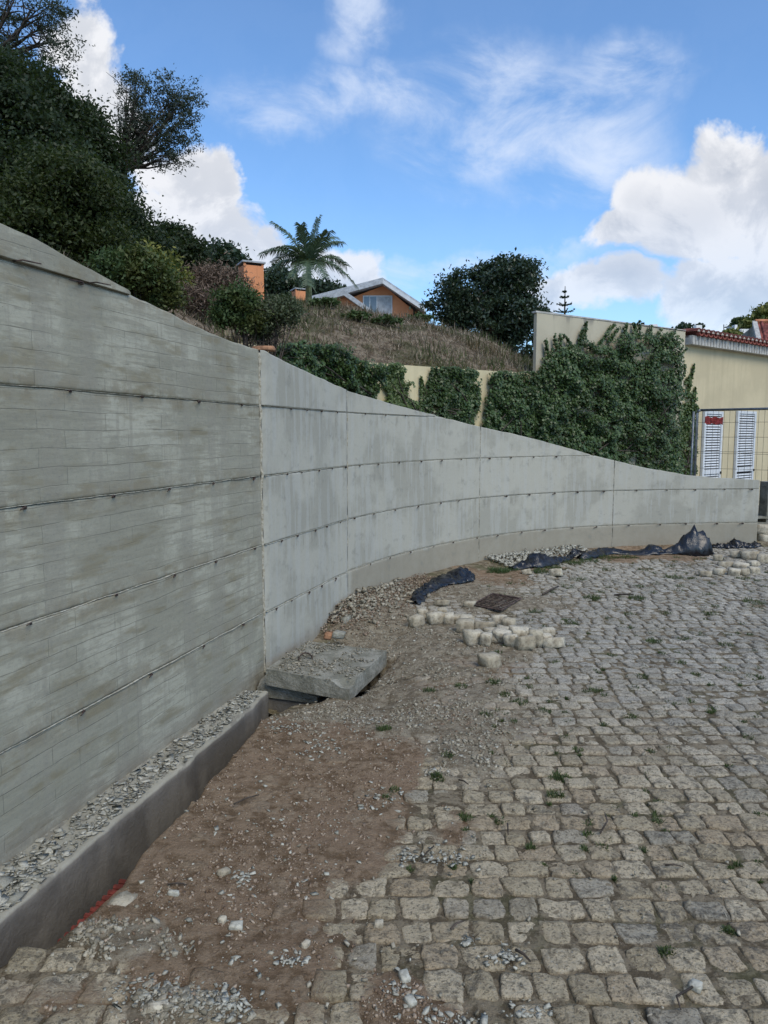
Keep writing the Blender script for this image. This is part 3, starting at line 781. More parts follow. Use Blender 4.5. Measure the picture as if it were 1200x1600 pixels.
# clustered grey splinters of render, as small heaps on the setts
heaps = [(500, 1170, 34, 16, 110), (380, 1372, 16, 18, 40), (450, 1505, 30, 12, 50), (640, 1335, 30, 14, 60), (700, 1340, 40, 16, 80), (630, 1545, 26, 32, 60), (790, 1500, 34, 22, 70), (345, 1575, 60, 28, 240), (240, 1560, 70, 30, 200), (835, 1590, 40, 14, 50), (440, 1130, 40, 16, 90), (700, 1600, 50, 12, 60), (600, 1245, 40, 14, 60), (1085, 1545, 14, 8, 14), (730, 1475, 20, 10, 24), (560, 1115, 40, 14, 90)]
pp = []; sz = []
for (cx, cy, rx, ry, n) in heaps:
    a = np.random.default_rng(int(cx)).normal(0, .5, (n, 2)); q = np.array([G(cx + u * rx, cy + v * ry) for u, v in a]); pp.append(q); sz.append(.004 + .024 * rng.random(n) ** 2.4)
pp = np.vstack(pp); sz = np.concatenate(sz); ok = pp[:, 0] > np.where(pp[:, 1] < 4.95, x_edge(pp[:, 1]), -9); pp = pp[ok]; sz = sz[ok]
h, _, _ = ground_h(pp[:, 0], pp[:, 1]); V, Fc = chips(np.column_stack([pp, np.maximum(h, base_h(pp[:, 0], pp[:, 1]) + .003) + .004]), sz, .3, 91)
tag(link('splinters', npmesh('splinters', V, Fc), M['chip_light']), kind='stuff')
# rubble heap between slab and tarpaulin along the wall
n = 1000; s_ = rng.uniform(S2 - .55, S2 + 1.05, n); x, y, nx, ny = wall_at(s_); d = np.abs(rng.normal(0, .22, n)) + .03
p = np.stack([x + nx * d, y + ny * d], 1); h, _, _ = ground_h(p[:, 0], p[:, 1]); keep = ~in_poly(p[:, 0], p[:, 1], [tuple(cs + (q - cs) * 1.02) for q in SLAB])
p, d, h = p[keep], d[keep], h[keep]
V, Fc = chips(np.column_stack([p, h + np.exp(-d * 5) * .07 * rng.random(len(p)) + .01]), .007 + .05 * rng.random(len(p)) ** 4, .55, 92)
tag(link('rubble', npmesh('rubble', V, Fc), M['chip_grey']), kind='stuff')
n = 3500; s_ = rng.uniform(S2 - .75, S2 + 1.6, n); x, y, nx, ny = wall_at(s_); d = np.abs(rng.normal(0, .26, n)) + .03; p = np.stack([x + nx * d, y + ny * d], 1); h, _, _ = ground_h(p[:, 0], p[:, 1]); keep = ~in_poly(p[:, 0], p[:, 1], SLAB); p, d, h = p[keep], d[keep], h[keep]
V, Fc = chips(np.column_stack([p, h + np.exp(-d * 5) * .05 * rng.random(len(p)) + .006]), .005 + .022 * rng.random(len(p)) ** 3, .6, 94)
tag(link('rubble', npmesh('rubble', V, Fc), M['chip_brown']), kind='stuff')
n = 900; s_ = rng.uniform(S3 + .1, S3 + 1.9, n); x, y, nx, ny = wall_at(s_); d = rng.uniform(.02, .42, n); p = np.stack([x + nx * d, y + ny * d], 1); h, _, _ = ground_h(p[:, 0], p[:, 1])
V, Fc = chips(np.column_stack([p, h + .05 * (1 - d * 2) + .01]), .015 + .045 * rng.random(n) ** 2, .5, 93)
tag(link('rubble', npmesh('rubble', V, Fc), M['chip_light']), kind='stuff')

# ------------------------------------------------------------------ channel: footing, bed, end wall
def ledge_out(y): return wall_x(y) + np.interp(y, [0, 2.5, 3.3, 4.7, 5.2], [.32, .275, .25, .205, .12]) + (fbm(y, np.asarray(y) * 0, 5, 4, 101) - .5) * .035
LZ = -.125
ys = np.arange(-2.0, 4.97, .022); xo = ledge_out(ys); rows = []
prof = [(-.33, .0), (-.25, .0), (-.12, .0), (-.05, .001), (-.010, -.002), (.001, -.007), (.004, -.04), (.003, -.2), (.005, -.34), (.004, -.5)]
for dx, dz in prof:
    if dx < -.2: xx = wall_x(ys) - .01 + (0 if dx < -.3 else .09)
    else: xx = xo + dx
    z = LZ + dz + (fbm(ys, np.full_like(ys, dx * 4), 6, 4, 103) - .5) * (.022 if dz > -.05 else .004)
    xx = xx + (fbm(ys, np.full_like(ys, dz * 3), 5, 3, 105) - .5) * (.010 if dz < -.03 else 0.0)
    rows.append(np.stack([xx, ys, z], 1))
V = np.vstack(rows); n = len(ys); idx = np.arange(len(prof) * n).reshape(len(prof), n)
Fc = np.stack([idx[:-1, :-1].ravel(), idx[1:, :-1].ravel(), idx[1:, 1:].ravel(), idx[:-1, 1:].ravel()], 1)
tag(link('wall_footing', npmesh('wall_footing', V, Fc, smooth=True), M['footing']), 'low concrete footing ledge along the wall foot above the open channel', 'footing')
tag(sheet('channel_floor', [(-3.4, -2), (-1.0, -2), (-.3, 5.2), (-1.5, 5.2)], -.56, M['earth']), kind='structure')
# flakes of broken render on the ledge
n = 2600; y = rng.uniform(1.6, 4.93, n); w = rng.random(n) ** .8; xa = wall_x(y) + .012; xb = ledge_out(y) - .028; x = xa + (xb - xa) * w
sz = .007 + .044 * rng.random(n) ** 4.0; sz *= 1 + 1.3 * sstep(y, 3.4, 2.3)
V, Fc = chips(np.column_stack([x, y, LZ + .004 + .014 * rng.random(n) * (1 - w * .6)]), sz, .15, 111)
tag(link('flakes', npmesh('flakes', V, Fc), M['chip_light']), kind='stuff')
# larger pale chunks near the left end, each one a thing
def lump(name, loc, size, seed, mat, label, cat, group=None, yaw=0, tilt=0):
    rg = np.random.default_rng(seed); bm = []
    k = 4; g = np.linspace(-1, 1, k); V = []; Fq = []; key = {}
    def vid(a, b, c):
        q = (round(a, 3), round(b, 3), round(c, 3))
        if q not in key: key[q] = len(V); V.append(q)
        return key[q]
    for ax in range(3):
        for sg in (-1, 1):
            for i in range(k - 1):
                for j in range(k - 1):
                    qs = []
                    for (u, v) in ((g[i], g[j]), (g[i + 1], g[j]), (g[i + 1], g[j + 1]), (g[i], g[j + 1])):
                        c = [0, 0, 0]; c[ax] = sg; c[(ax + 1) % 3] = u; c[(ax + 2) % 3] = v; qs.append(vid(*c))
                    Fq.append(qs if sg > 0 else qs[::-1])
    V = np.array(V, float); r = np.linalg.norm(V, axis=1, keepdims=True); V = V * (1 - (.05 if 'sett' in name else .085) * (r - 1) / .73)
    cor = rg.uniform(-.15, .15, (8, 3)); ci = 0
    Vo = V.copy()
    for sx in (-1, 1):
        for sy in (-1, 1):
            for sz_ in (-1, 1):
                w_ = (1 + sx * Vo[:, 0]) * (1 + sy * Vo[:, 1]) * (1 + sz_ * Vo[:, 2]) / 8; V = V + w_[:, None] * cor[ci]; ci += 1
    sk = rg.uniform(-.12, .12, (2, 2)); V[:, 0] += V[:, 2] * sk[0, 0] + V[:, 1] * sk[0, 1]; V[:, 1] += V[:, 2] * sk[1, 0]
    V *= 1 + rg.normal(0, .035, (len(V), 1)); V += rg.normal(0, .032, V.shape)
    V *= np.array(size) / 2
    me = npmesh(name, V, np.array(Fq))
    o = link(name, me, mat); o.location = loc; o.rotation_euler = (tilt, tilt * .6, yaw)
    return tag(o, label, cat, group)

# ------------------------------------------------------------------ concrete slab and its support
def quad_slab(poly, z0, z1, name, mat, seed, sub=22, rough=.004, chip=()):
    """a thick plate on a quadrilateral footprint with uneven faces"""
    a, b, c, d = [np.array(p) for p in poly]; t = np.linspace(0, 1, sub); U, W = np.meshgrid(t, t)
    pt = (1 - U)[..., None] * (1 - W)[..., None] * a + U[..., None] * (1 - W)[..., None] * b + U[..., None] * W[..., None] * c + (1 - U)[..., None] * W[..., None] * d
    x, y = pt[..., 0].ravel(), pt[..., 1].ravel()
    top = z1 + (fbm(x, y, 9, 4, seed) - .5) * rough * 2
    for (cx, cy, rad, dep) in chip: top = top - dep * sstep(np.hypot(x - cx, y - cy), rad, rad * .4)
    n = sub; idx = np.arange(n * n).reshape(n, n)
    Ft = [tuple(q) for q in np.stack([idx[:-1, :-1].ravel(), idx[:-1, 1:].ravel(), idx[1:, 1:].ravel(), idx[1:, :-1].ravel()], 1)]
    ring = list(idx[0, :]) + list(idx[1:, -1]) + list(idx[-1, -2::-1]) + list(idx[-2:0:-1, 0])
    V = [(X, Y, Z) for X, Y, Z in zip(x, y, top)]; o1 = len(V); nr = len(ring)
    for lv, zz in enumerate(np.linspace(z1 - .012, z0, 5)):
        for r in ring: V.append((x[r] + (vn(x[r] * 30, zz * 40, seed) - .5) * .006, y[r] + (vn(y[r] * 30, zz * 40, seed) - .5) * .006, min(zz, top[r])))
    Fs = [(ring[j], o1 + j, o1 + (j + 1) % nr, ring[(j + 1) % nr]) for j in range(nr)]
    for lv in range(4): Fs += [(o1 + lv * nr + j, o1 + (lv + 1) * nr + j, o1 + (lv + 1) * nr + (j + 1) % nr, o1 + lv * nr + (j + 1) % nr) for j in range(nr)]
    Fs.append(tuple(o1 + 4 * nr + j for j in range(nr))[::-1])
    return npmesh(name, V, Ft + Fs)
slab = tag(empty('manhole_slab', (cs[0], cs[1], -.15)), 'thick concrete slab cover lying over the channel end, strewn with grey crumbs', 'slab')
me = quad_slab(SLAB, -.118, .0, 'slab_plate', M['slab'], 121, chip=((SLAB[1][0] - .01, SLAB[1][1] + .01, .13, .035),)); me.transform(Matrix.Translation(-slab.location)); link('slab_plate', me, M['slab'], slab)
hp = np.array(G(477, 1032, 0)); mb = MB()
mb.tube([(hp[0] - .05 + .05 * (1 - math.cos(a)), hp[1] + .01 * a, -.002 + .055 * math.sin(a)) for a in np.linspace(0, math.pi, 9)], .006, 6)
me = mb.mesh('lifting_loop', True); me.transform(Matrix.Translation(-slab.location)); link('lifting_loop', me, M['rust'], slab)
n = 1500; u, w = rng.random(n), rng.random(n); a, b, c, d = SLAB
pts = (1 - u)[:, None] * (1 - w)[:, None] * a + u[:, None] * (1 - w)[:, None] * b + (u * w)[:, None] * c + ((1 - u) * w)[:, None] * d
kk = (fbm(pts[:, 0], pts[:, 1], 5, 3, 122) > .42) & ((u - .93) ** 2 + (w - .8) ** 2 > .02); pts = pts[kk]
V, Fc = chips(np.column_stack([pts, .003 + .008 * rng.random(len(pts))]), .005 + .026 * rng.random(len(pts)) ** 2.5, .4, 123)
tag(link('crumbs', npmesh('crumbs', V, Fc), M['chip_grey']), kind='stuff')
# support block and end wall of the channel
A = np.array(G(402, 1066, -.12)); B = np.array(G(496, 1078, -.12))
o = link('support_block', quad_slab([A, B, B + np.array([.06, .30]), A + np.array([.08, .32])], -.222, -.120, 'support_block', M['slab'], 131, 16, .012, chip=((B[0], B[1], .12, .05), (A[0], A[1], .05, .03))), M['slab']); tag(o, 'rough broken concrete block under the front edge of the slab', 'block')
A2 = A + np.array([-.05, .02]); B2 = B + np.array([.05, .02])
o = link('channel_end_wall', quad_slab([A2, B2, B2 + np.array([.02, .16]), A2 + np.array([.02, .16])], -.60, -.224, 'channel_end_wall', M['footing'], 132, 8, .003), M['footing']); tag(o, 'smooth grey end wall closing the open channel below the broken block', 'wall')
for i, (px, py, w, h, lab) in enumerate([(525, 1077, 30, 14, 'jagged pale concrete lump against the front corner of the slab'), (508, 1084, 16, 8, 'small pale concrete chunk in front of the slab edge'), (478, 949, 18, 14, 'pointed white stone on the rubble beside the grey wall'), (540, 975, 14, 12, 'pale stone in the rubble heap nearest the wall corner'), (596, 947, 16, 14, 'white pointed stone on the rubble between slab and tarpaulin'), (512, 998, 12, 10, 'broken orange clay piece on the back edge of the slab'), (530, 996, 22, 10, 'brown clod beside the orange clay piece on the slab')]):
    zg = -.115 if i < 2 else .0 if i > 4 else -.01
    x, y = G(px, py, zg); s = y / F * 1.05
    lump('rubble_stone', (x, y + .02, zg + h * s * .35), (w * s, w * s * .8, h * s), 140 + i, M['orange_clay'] if i == 5 else M['chip_light'] if 'white' in lab else M['slab'], lab, 'stone', 'loose stones by the slab', yaw=i * 1.3, tilt=.2)
# ribbed red clay block wedged under the bank of the channel
rb = tag(empty('clay_block', (-.98, 2.60, -.2)), 'ribbed red clay block wedged in the channel bank', 'brick')
mb = MB().box((0, 0, 0), (.20, .38, .15)); mb.build('body', M['red_clay'], rb)
for i in range(11):
    MB().tube([(-.10, -.18 + i * .036, .078), (.10, -.18 + i * .036, .078)], .010, 6).build('rib', M['red_clay'], rb)
for i in range(4):
    MB().tube([(-.104, -.19, -.06 + i * .04), (-.104, .19, -.06 + i * .04)], .008, 6).build('rib', M['red_clay'], rb)
rb.rotation_euler = (0, 0, -.25); rb.location = (-1.0, 2.56, -.20)

# ------------------------------------------------------------------ loose setts
where = lambda px, py: (px, py)
PILE = [(125, 535, 85, 70, 'greyish sett at the far left end of the heap'), (160, 490, 60, 60, 'small sett leaning behind the leftmost one of the heap'), (245, 515, 100, 75, 'broad pale sett at the left end of the heap, second from its end'), (285, 470, 55, 50, 'sett lying furthest back at the left end of the heap'), (325, 515, 65, 75, 'narrow sett on edge just right of the broad pale one'), (370, 512, 60, 60, 'half hidden sett between the narrow one and the flat topped one'), (435, 515, 90, 60, 'flat topped pale sett over a darker one'),
        (430, 572, 110, 80, 'dark grey sett below the flat topped one'), (540, 562, 110, 55, 'long flat sett in the middle rear of the heap'), (650, 525, 80, 70, 'tall sett at the back of the heap, highest of all'), (703, 545, 62, 70, 'sett standing against the tall one at the back'), (590, 595, 80, 45, 'low sett wedged in the heap centre behind the front row'), (668, 588, 80, 45, 'sett lying below the tall one at the back'), (485, 645, 100, 90, 'large square sett, leftmost of the front row'), (558, 658, 62, 85, 'narrow upright sett in the front row right of the large square one'),
        (605, 635, 60, 80, 'thin sett squeezed behind the narrow upright one'), (665, 642, 110, 80, 'wide smooth sett in the middle of the front row'), (762, 612, 95, 75, 'triangular white sett propped on its corner'), (715, 672, 80, 75, 'brown stained sett low in front of the triangular one'), (808, 688, 110, 85, 'big pitted sett furthest forward in the front row'), (875, 640, 80, 110, 'long sett leaning over towards the right of the pitted one'), (818, 600, 70, 45, 'small sett behind the leaning long one'), (952, 598, 80, 42, 'flat sett at the rear right of the heap'), (940, 640, 70, 60, 'sett tucked behind the last clean oblong one'), (990, 672, 120, 62, 'clean oblong sett ending the heap on the right')]
var = []
def sett(px, py, w, h, label, group, seed, zb=None):
    bx, by = G(px, py + h / 2, 0); s = by / F * 1.02
    W_, H_ = w * s * 1.05, h * s * .98; D_ = min(max(W_ * .75, .08), .13)
    hh = float(ground_h(np.array([bx]), np.array([by + D_ / 2]))[0][0])
    lump('loose_sett', (bx, by + D_ / 2, max(hh, -.012) + H_ * .46), (W_, D_, H_), seed, M['sett'], label, 'cobblestone', group, yaw=random.uniform(-.7, .7), tilt=random.uniform(-.26, .26))
for i, (cx, cy, w, h, lab) in enumerate(PILE):
    sett(620 + cx / 4, 840 + cy / 4, w / 4, h / 4, lab, 'loose setts heaped on the paving', 200 + i)
for i, (cx, cy, w, h, lab) in enumerate([(588, 782, 120, 88, 'single sett with an orange smear lying in front of the heap'), (290, 412, 78, 38, 'flat pale sett beside the tarpaulin, left of the drain grate'), (455, 425, 60, 34, 'small flat sett touching the left side of the drain grate'), (1000, 215, 75, 50, 'lone sett at the grassy strip below the dark tarpaulin'), (815, 212, 56, 34, 'small white stone in the grass under the tarpaulin fold')]):
    sett(620 + cx / 4, 840 + cy / 4, w / 4, h / 4, lab, 'single setts lying apart', 240 + i)
for i, (cx, cy, w, h, lab) in enumerate([(895, 285, 50, 42, 'lone pale sett between tarpaulin hump and far heap'), (1020, 265, 70, 45, 'rounded pale sett at the back of the far heap'), (1100, 270, 92, 60, 'large grey sett at the back of the far heap'), (1185, 290, 70, 60, 'sett at the back right end of the far heap'), (940, 325, 75, 34, 'thin flat sett in the middle rank of the far heap'), (1045, 335, 75, 34, 'flat sett in the middle of the far heap'), (1120, 322, 60, 34, 'small pale sett between the ranks of the far heap'), (820, 382, 62, 34, 'greenish sett, leftmost of the front rank of the far heap'), (905, 370, 64, 40, 'second sett of the front rank of the far heap'), (1000, 372, 66, 45, 'third sett of the front rank of the far heap, whitish'), (1060, 370, 56, 44, 'fourth sett of the front rank of the far heap, darker'), (1122, 362, 62, 48, 'last sett of the front rank of the far heap')]):
    sett(900 + cx / 4, 800 + cy / 4, w / 4, h / 4, lab, 'setts stacked near the wall end', 260 + i)
for i, (px, py, w, h, mat, lab) in enumerate([(369, 1451, 21, 14, 'chip_light', 'white squarish stone chip alone on the brown soil'), (350, 1366, 18, 12, 'sett', 'rounded cream stone on the soil near the grey splinters'), (271, 1401, 8, 15, 'chip_light', 'thin upright pale chip near the channel bank'), (641, 1573, 19, 12, 'chip_light', 'white flat chip below the grey splinter heap'), (347, 1443, 12, 9, 'sett', 'small tan pebble beside the white squarish chip'), (632, 1534, 16, 18, 'chip_light', 'bluish grey chip on the splinter heap'), (478, 1482, 13, 9, 'sett', 'tan pebble on the cracked sett'), (246, 1588, 14, 26, 'sett', 'long cream pebble at the bottom edge'), (1087, 1545, 18, 16, 'chip_light', 'blue grey pebble in a joint between bright setts'), (592, 1446, 14, 10, 'sett', 'brown rounded pebble on the soil edge')]):
    x, y = G(px, py, 0); s = y / F * 1.05; hh = float(ground_h(np.array([x]), np.array([y]))[0][0])
    lump('stone_chip', (x, y, max(hh, float(base_h(np.array([x]), np.array([y]))[0])) + .006), (w * s, h * s * 1.2, .02), 300 + i, M[mat], lab, 'stone', 'single stones on the dirt', yaw=i * .7)
# the broken setts at the channel bank
for i, (px, py, w, h, lab) in enumerate([(184, 1418, 34, 34, 'loose broken sett standing proud at the channel edge'),]):
    x, y = G(px, py, 0); s = y / F; lump('edge_sett', (x, y, -.028), (w * s, h * s * 1.9, .08), 320 + i, M['sett'], lab, 'cobblestone', 'setts at the channel bank', yaw=-.4 + i * .2, tilt=.06)

# ------------------------------------------------------------------ drain grate
gp = [np.array(G(738, 948)), np.array(G(782, 957)), np.array(G(815, 938)), np.array(G(768, 931))]
gc = sum(gp) / 4; grate = tag(empty('drain_grate', (gc[0], gc[1], .0)), 'rusty iron drain grate set in the paving behind the heap of setts', 'drain')
ga = (gp[1] - gp[0] + gp[2] - gp[3]) / 2; gb = (gp[3] - gp[0] + gp[2] - gp[1]) / 2
def gpt(u, v, z): q = ga * (u - .5) + gb * (v - .5); return (q[0], q[1], z)
for (u0, v0, u1, v1) in ((0, 0, 1, 0), (1, 0, 1, 1), (1, 1, 0, 1), (0, 1, 0, 0)):
    MB().tube([gpt(u0, v0, .020), gpt(u1, v1, .020)], .010, 4).build('frame_bar', M['rust'], grate)
for i in range(1, 10):
    MB().tube([gpt(0, i / 10, .022), gpt(1, i / 10, .022)], .0055, 4).build('grate_bar', M['rust'], grate)
for i in range(1, 4): MB().tube([gpt(i / 4, 0, .006), gpt(i / 4, 1, .006)], .008, 4).build('cross_bar', M['rust'], grate)
MB().add([gpt(0, 0, .006), gpt(1, 0, .006), gpt(1, 1, .006), gpt(0, 1, .006)], [(0, 1, 2, 3)]).build('sump', M['slab'], grate)

# ------------------------------------------------------------------ black plastic sheets along the wall foot
def tarp(label, path, seed, group='black plastic along the wall foot', nw=10):
    NP = 56
    """path: list of (px, py, halfwidth m, height m) at the ground line"""
    P0 = np.array([[*G(px, py, 0.0), w, h] for px, py, w, h in path]); Q = polyline(P0, NP)
    d = np.gradient(Q[:, :2], axis=0); d /= np.linalg.norm(d, axis=1, keepdims=True) + 1e-9; nrm = np.stack([-d[:, 1], d[:, 0]], 1)
    t = np.linspace(-1, 1, nw); V = []
    for j, tt in enumerate(t):
        wv = Q[:, 2] * tt + (fbm(np.arange(NP) * .15, np.full(NP, tt), 1.5, 3, seed) - .5) * .10
        x = Q[:, 0] + nrm[:, 0] * wv; y = Q[:, 1] + nrm[:, 1] * wv
        fold = np.abs(vn(np.arange(NP) * .42 + tt * 1.6, np.full(NP, tt * 1.5), seed + 3) - .5) * 1.6 + np.abs(vn(np.arange(NP) * 1.1 - tt * 2.5, np.full(NP, tt * 3), seed + 5) - .5) * .5
        z = .004 + Q[:, 3] * (1 - np.abs(tt) ** 1.5) * (.55 + .75 * (1 - fold)) + (1 - abs(tt) ** 4) * .035 * (1 - fold) ** 2 + np.abs(fbm(x, y, 9, 2, seed + 8) - .5) * .06
        z = z + (rng.random(NP) - .5) * (.012 + Q[:, 3] * .16) * (1 - abs(tt) ** 3); x = x + (rng.random(NP) - .5) * .03; y = y + (rng.random(NP) - .5) * .03
        z = z + ground_h(x, y)[0]
        V.append(np.stack([x, y, z], 1))
    V = np.vstack(V); idx = np.arange(nw * NP).reshape(nw, NP)
    Fc = np.stack([idx[:-1, :-1].ravel(), idx[:-1, 1:].ravel(), idx[1:, 1:].ravel(), idx[1:, :-1].ravel()], 1)
    o = link('plastic_sheet', npmesh('plastic_sheet', V, Fc), M['tarp']); m = o.modifiers.new('thickness', 'SOLIDIFY'); m.thickness = .003
    return tag(o, label, 'tarpaulin', group)
tarp('crumpled black plastic sheet trailing down beside the rubble, nearest the slab', [(650, 946, .05, .02), (660, 930, .07, .03), (680, 918, .11, .035), (705, 911, .15, .05), (722, 906, .16, .08), (735, 904, .10, .03)], 401)
tarp('folded dark plastic standing up on white rubble near the grass', [(800, 890, .06, .01), (822, 886, .12, .07), (838, 884, .18, .14), (860, 880, .13, .05), (885, 874, .07, .02), (900, 868, .08, .05), (915, 870, .06, .02)], 402)
tarp('long crumpled plastic sheet ending in a tall dark hump', [(905, 874, .06, .04), (945, 866, .12, .05), (975, 866, .11, .03), (1000, 867, .10, .02), (1020, 866, .14, .08), (1040, 866, .10, .03), (1060, 866, .12, .12), (1076, 866, .16, .25), (1090, 866, .17, .33), (1101, 866, .15, .28), (1108, 866, .10, .12), (1113, 866, .08, .02)], 403)
tarp('thin flat black plastic strip past the hump towards the wall end', [(1112, 856, .05, .02), (1135, 856, .09, .04), (1150, 856, .11, .09), (1168, 856, .08, .03), (1186, 854, .05, .02)], 404)

# ------------------------------------------------------------------ leaves
def leaves(pos, size, seed, aspect=1.6, up=.3, nrm=None):
    """folded leaf cards, two triangles across a bent midrib; pos (k,3), size (k,) or scalar"""
    rg = np.random.default_rng(seed); k = len(pos); size = np.broadcast_to(size, (k,)) * rg.uniform(.65, 1.25, k)
    n = rg.normal(0, 1, (k, 3)); n[:, 2] += up * 2
    if nrm is not None: n = n * .55 + nrm * 1.2
    n /= np.linalg.norm(n, axis=1, keepdims=True)
    a = rg.normal(0, 1, (k, 3)); a -= n * (a * n).sum(1, keepdims=True); a /= np.linalg.norm(a, axis=1, keepdims=True) + 1e-9; b = np.cross(n, a)
    L = (a * (size * .5 * aspect)[:, None]); W = b * (size * .5)[:, None]; bend = n * (size * .16)[:, None]
    V = np.stack([pos - L, pos + W * .9 - L * .1 + bend, pos + L, pos - W * .9 - L * .1 + bend], 1)
    return V.reshape(-1, 3), (np.array([[0, 1, 2, 3]])[None] + (np.arange(k) * 4)[:, None, None]).reshape(-1, 4)
def EL(px, py, rx, ry, D, dr=None):
    c = P(px, py, D); s = D / F; return (np.array(c), np.array([rx * s, (dr if dr else (rx + ry) / 2 * s), ry * s]))
def crown_points(ells, nclu, per, spread, seed, shell=.55):
    rg = np.random.default_rng(seed); vol = np.array([np.prod(r) ** (2 / 3) for _, r in ells]); vol /= vol.sum(); cl = []
    for (c, r), w in zip(ells, vol):
        m = max(3, int(nclu * w)); d = rg.normal(0, 1, (m, 3)); d /= np.linalg.norm(d, axis=1, keepdims=True)
        rad = shell + (1 - shell) * rg.random((m, 1)) ** .5; rad *= (1 - .16 * rg.random((m, 1)))
        cl.append(c + d * rad * r)
    cl = np.vstack(cl); ps = []
    for q in cl:
        m = int(per * rg.uniform(.5, 1.5)); d = rg.normal(0, 1, (m, 3)); ps.append(q + d * spread * np.array([1, 1, .62]) * rg.uniform(.6, 1.3))
    return cl, np.vstack(ps)
def limbs(mb, base, targets, r0, seed, rise=.35, n=6, sub=2, sub_len=.5):
    rd = random.Random(seed)
    for tg in targets:
        a = Vector(base); b = Vector(tg); m = a.lerp(b, .5) + Vector((rd.uniform(-.1, .1), rd.uniform(-.1, .1), rise)) * (b - a).length * .35
        pts = []
        for i in range(6):
            t = i / 5; pts.append(a * (1 - t) ** 2 + m * 2 * t * (1 - t) + b * t * t + Vector((rd.uniform(-1, 1), rd.uniform(-1, 1), rd.uniform(-1, 1))) * (b - a).length * .025 * (0 if i == 0 else 1))
        mb.tube(pts, [r0 * (1 - t / 5.6) for t in range(6)], n, False)
        for _ in range(sub):
            q = pts[rd.randint(2, 4)]; e = q + Vector((rd.uniform(-1, 1), rd.uniform(-1, 1), rd.uniform(-.2, 1))).normalized() * (b - a).length * sub_len * (.55 if sub > 1 and n == 5 else 1)
            mb.tube([q, q.lerp(e, .5) + Vector((0, 0, .04)), e], [r0 * .35, r0 * .25, r0 * .1], 4, False)
def tree(name, label, cat, base, ells, leafmat_, leaf, nclu, per, spread, seed, trunk_r=.12, fork=None, nl=8, shell=.55, aspect=1.7, group=None, sub=2, trunk_mat='bark', rise=.3):
    root = tag(empty(name, base), label, cat, group); b = Vector(base)
    cl, ps = crown_points(ells, nclu, per, spread, seed, shell)
    V, Fc = leaves(ps, leaf, seed + 1, aspect); V = V - np.array(base)
    link('crown', npmesh('crown', V, Fc), leafmat_, root)
    mb = MB(); fk = Vector(fork) if fork is not None else b.lerp(Vector(ells[0][0]), .55)
    mid = b.lerp(fk, .5) + Vector((.05, .02, 0)) * (fk - b).length
    mb.tube([b, mid, fk], [trunk_r, trunk_r * .85, trunk_r * .7], 9)
    rg = np.random.default_rng(seed + 5); tg = [cl[i] for i in rg.choice(len(cl), nl, replace=False)]
    limbs(mb, fk, tg, trunk_r * (.45 if nl < 20 else .26), seed, rise, 5, sub)
    me = mb.mesh('trunk', True); me.transform(Matrix.Translation(-b)); link('trunk', me, M[trunk_mat], root)
    return root

# ------------------------------------------------------------------ hillside
CP = np.array([(-1.9, 2.9, 2.40), (-1.5, 5.3, 2.10), (-1.2, 6.6, 1.95), (-1.35, 7.6, 2.0), (-1.45, 8.9, 2.45), (-.3, 10.9, 2.66), (1.2, 11.9, 2.66), (2.6, 12.9, 2.62), (.0, 13.5, 3.6), (-1.4, 12.2, 3.5),
               (-2.9, 16, 4.38), (-1.5, 17, 4.50), (.6, 17, 4.10), (2.07, 16.5, 3.76), (2.75, 14.6, 2.95), (3.6, 17, 2.9), (5, 19, 2.0), (-2, 24, 4.4), (1, 24, 3.9), (5, 26, 2.6), (-8, 24, 6), (-2.1, 8, 2.9), (-2.9, 11, 3.3), (-3.9, 13, 3.7), (-5, 9, 3.8), (-3.6, 5, 3.0),
               (-3.2, 2.9, 2.9), (-6, 4, 4.2), (-10, 10, 6.5), (-10, 16, 6.8), (-4, 0, 3.3), (-7, -4, 4.5), (-12, 0, 6.5), (-20, 10, 9), (-20, 30, 9), (-5, 45, 4.5), (10, 45, 3.5), (-3.6, -3, 2.9), (-1, 34, 4.2)])
def tps(pts):
    n = len(pts); d = np.hypot(pts[:, None, 0] - pts[None, :, 0], pts[:, None, 1] - pts[None, :, 1]); K = np.where(d > 0, d * d * np.log(d + 1e-9), 0) + np.eye(n) * .15
    Pm = np.column_stack([np.ones(n), pts[:, :2]]); A = np.block([[K, Pm], [Pm.T, np.zeros((3, 3))]]); sol = np.linalg.solve(A, np.r_[pts[:, 2], 0, 0, 0])
    def f(x, y):
        x = np.asarray(x, float); y = np.asarray(y, float); sh = x.shape; x = x.ravel(); y = y.ravel()
        d = np.hypot(x[:, None] - pts[None, :, 0], y[:, None] - pts[None, :, 1]); return (np.where(d > 0, d * d * np.log(d + 1e-9), 0) @ sol[:n] + sol[n] + sol[n + 1] * x + sol[n + 2] * y).reshape(sh)
    return f
hz_ = tps(CP)
def hill_z(x, y): return hz_(x, y) + (fbm(x, y, .9, 4, 501) - .5) * .28 + (fbm(x, y, 5, 3, 502) - .5) * .08
GWALL = [(-1.55, 8.35), (-1.31, 8.9), (-.85, 9.8), (-.2, 10.7), (1.1, 11.75), (2.62, 12.8)]
HB = polyline([(-4.1, -5), (-3.25, -2.1), (-2.4, .9), (-1.84, 2.9), (-1.16, 5.3), (-1.1, 6.8), (-1.62, 8.3), (-1.40, 8.98), (-.93, 9.9), (-.28, 10.82), (1.05, 11.87), (2.58, 12.92), (3.3, 14.3), (5.2, 16.3), (9, 19)], 230)
d = np.gradient(HB, axis=0); d /= np.linalg.norm(d, axis=1, keepdims=True); hn = np.stack([-d[:, 1], d[:, 0]], 1)
for _ in range(30): hn = np.vstack([hn[:1], (hn[:-2] + hn[1:-1] + hn[2:]) / 3, hn[-1:]])
hn /= np.linalg.norm(hn, axis=1, keepdims=True)
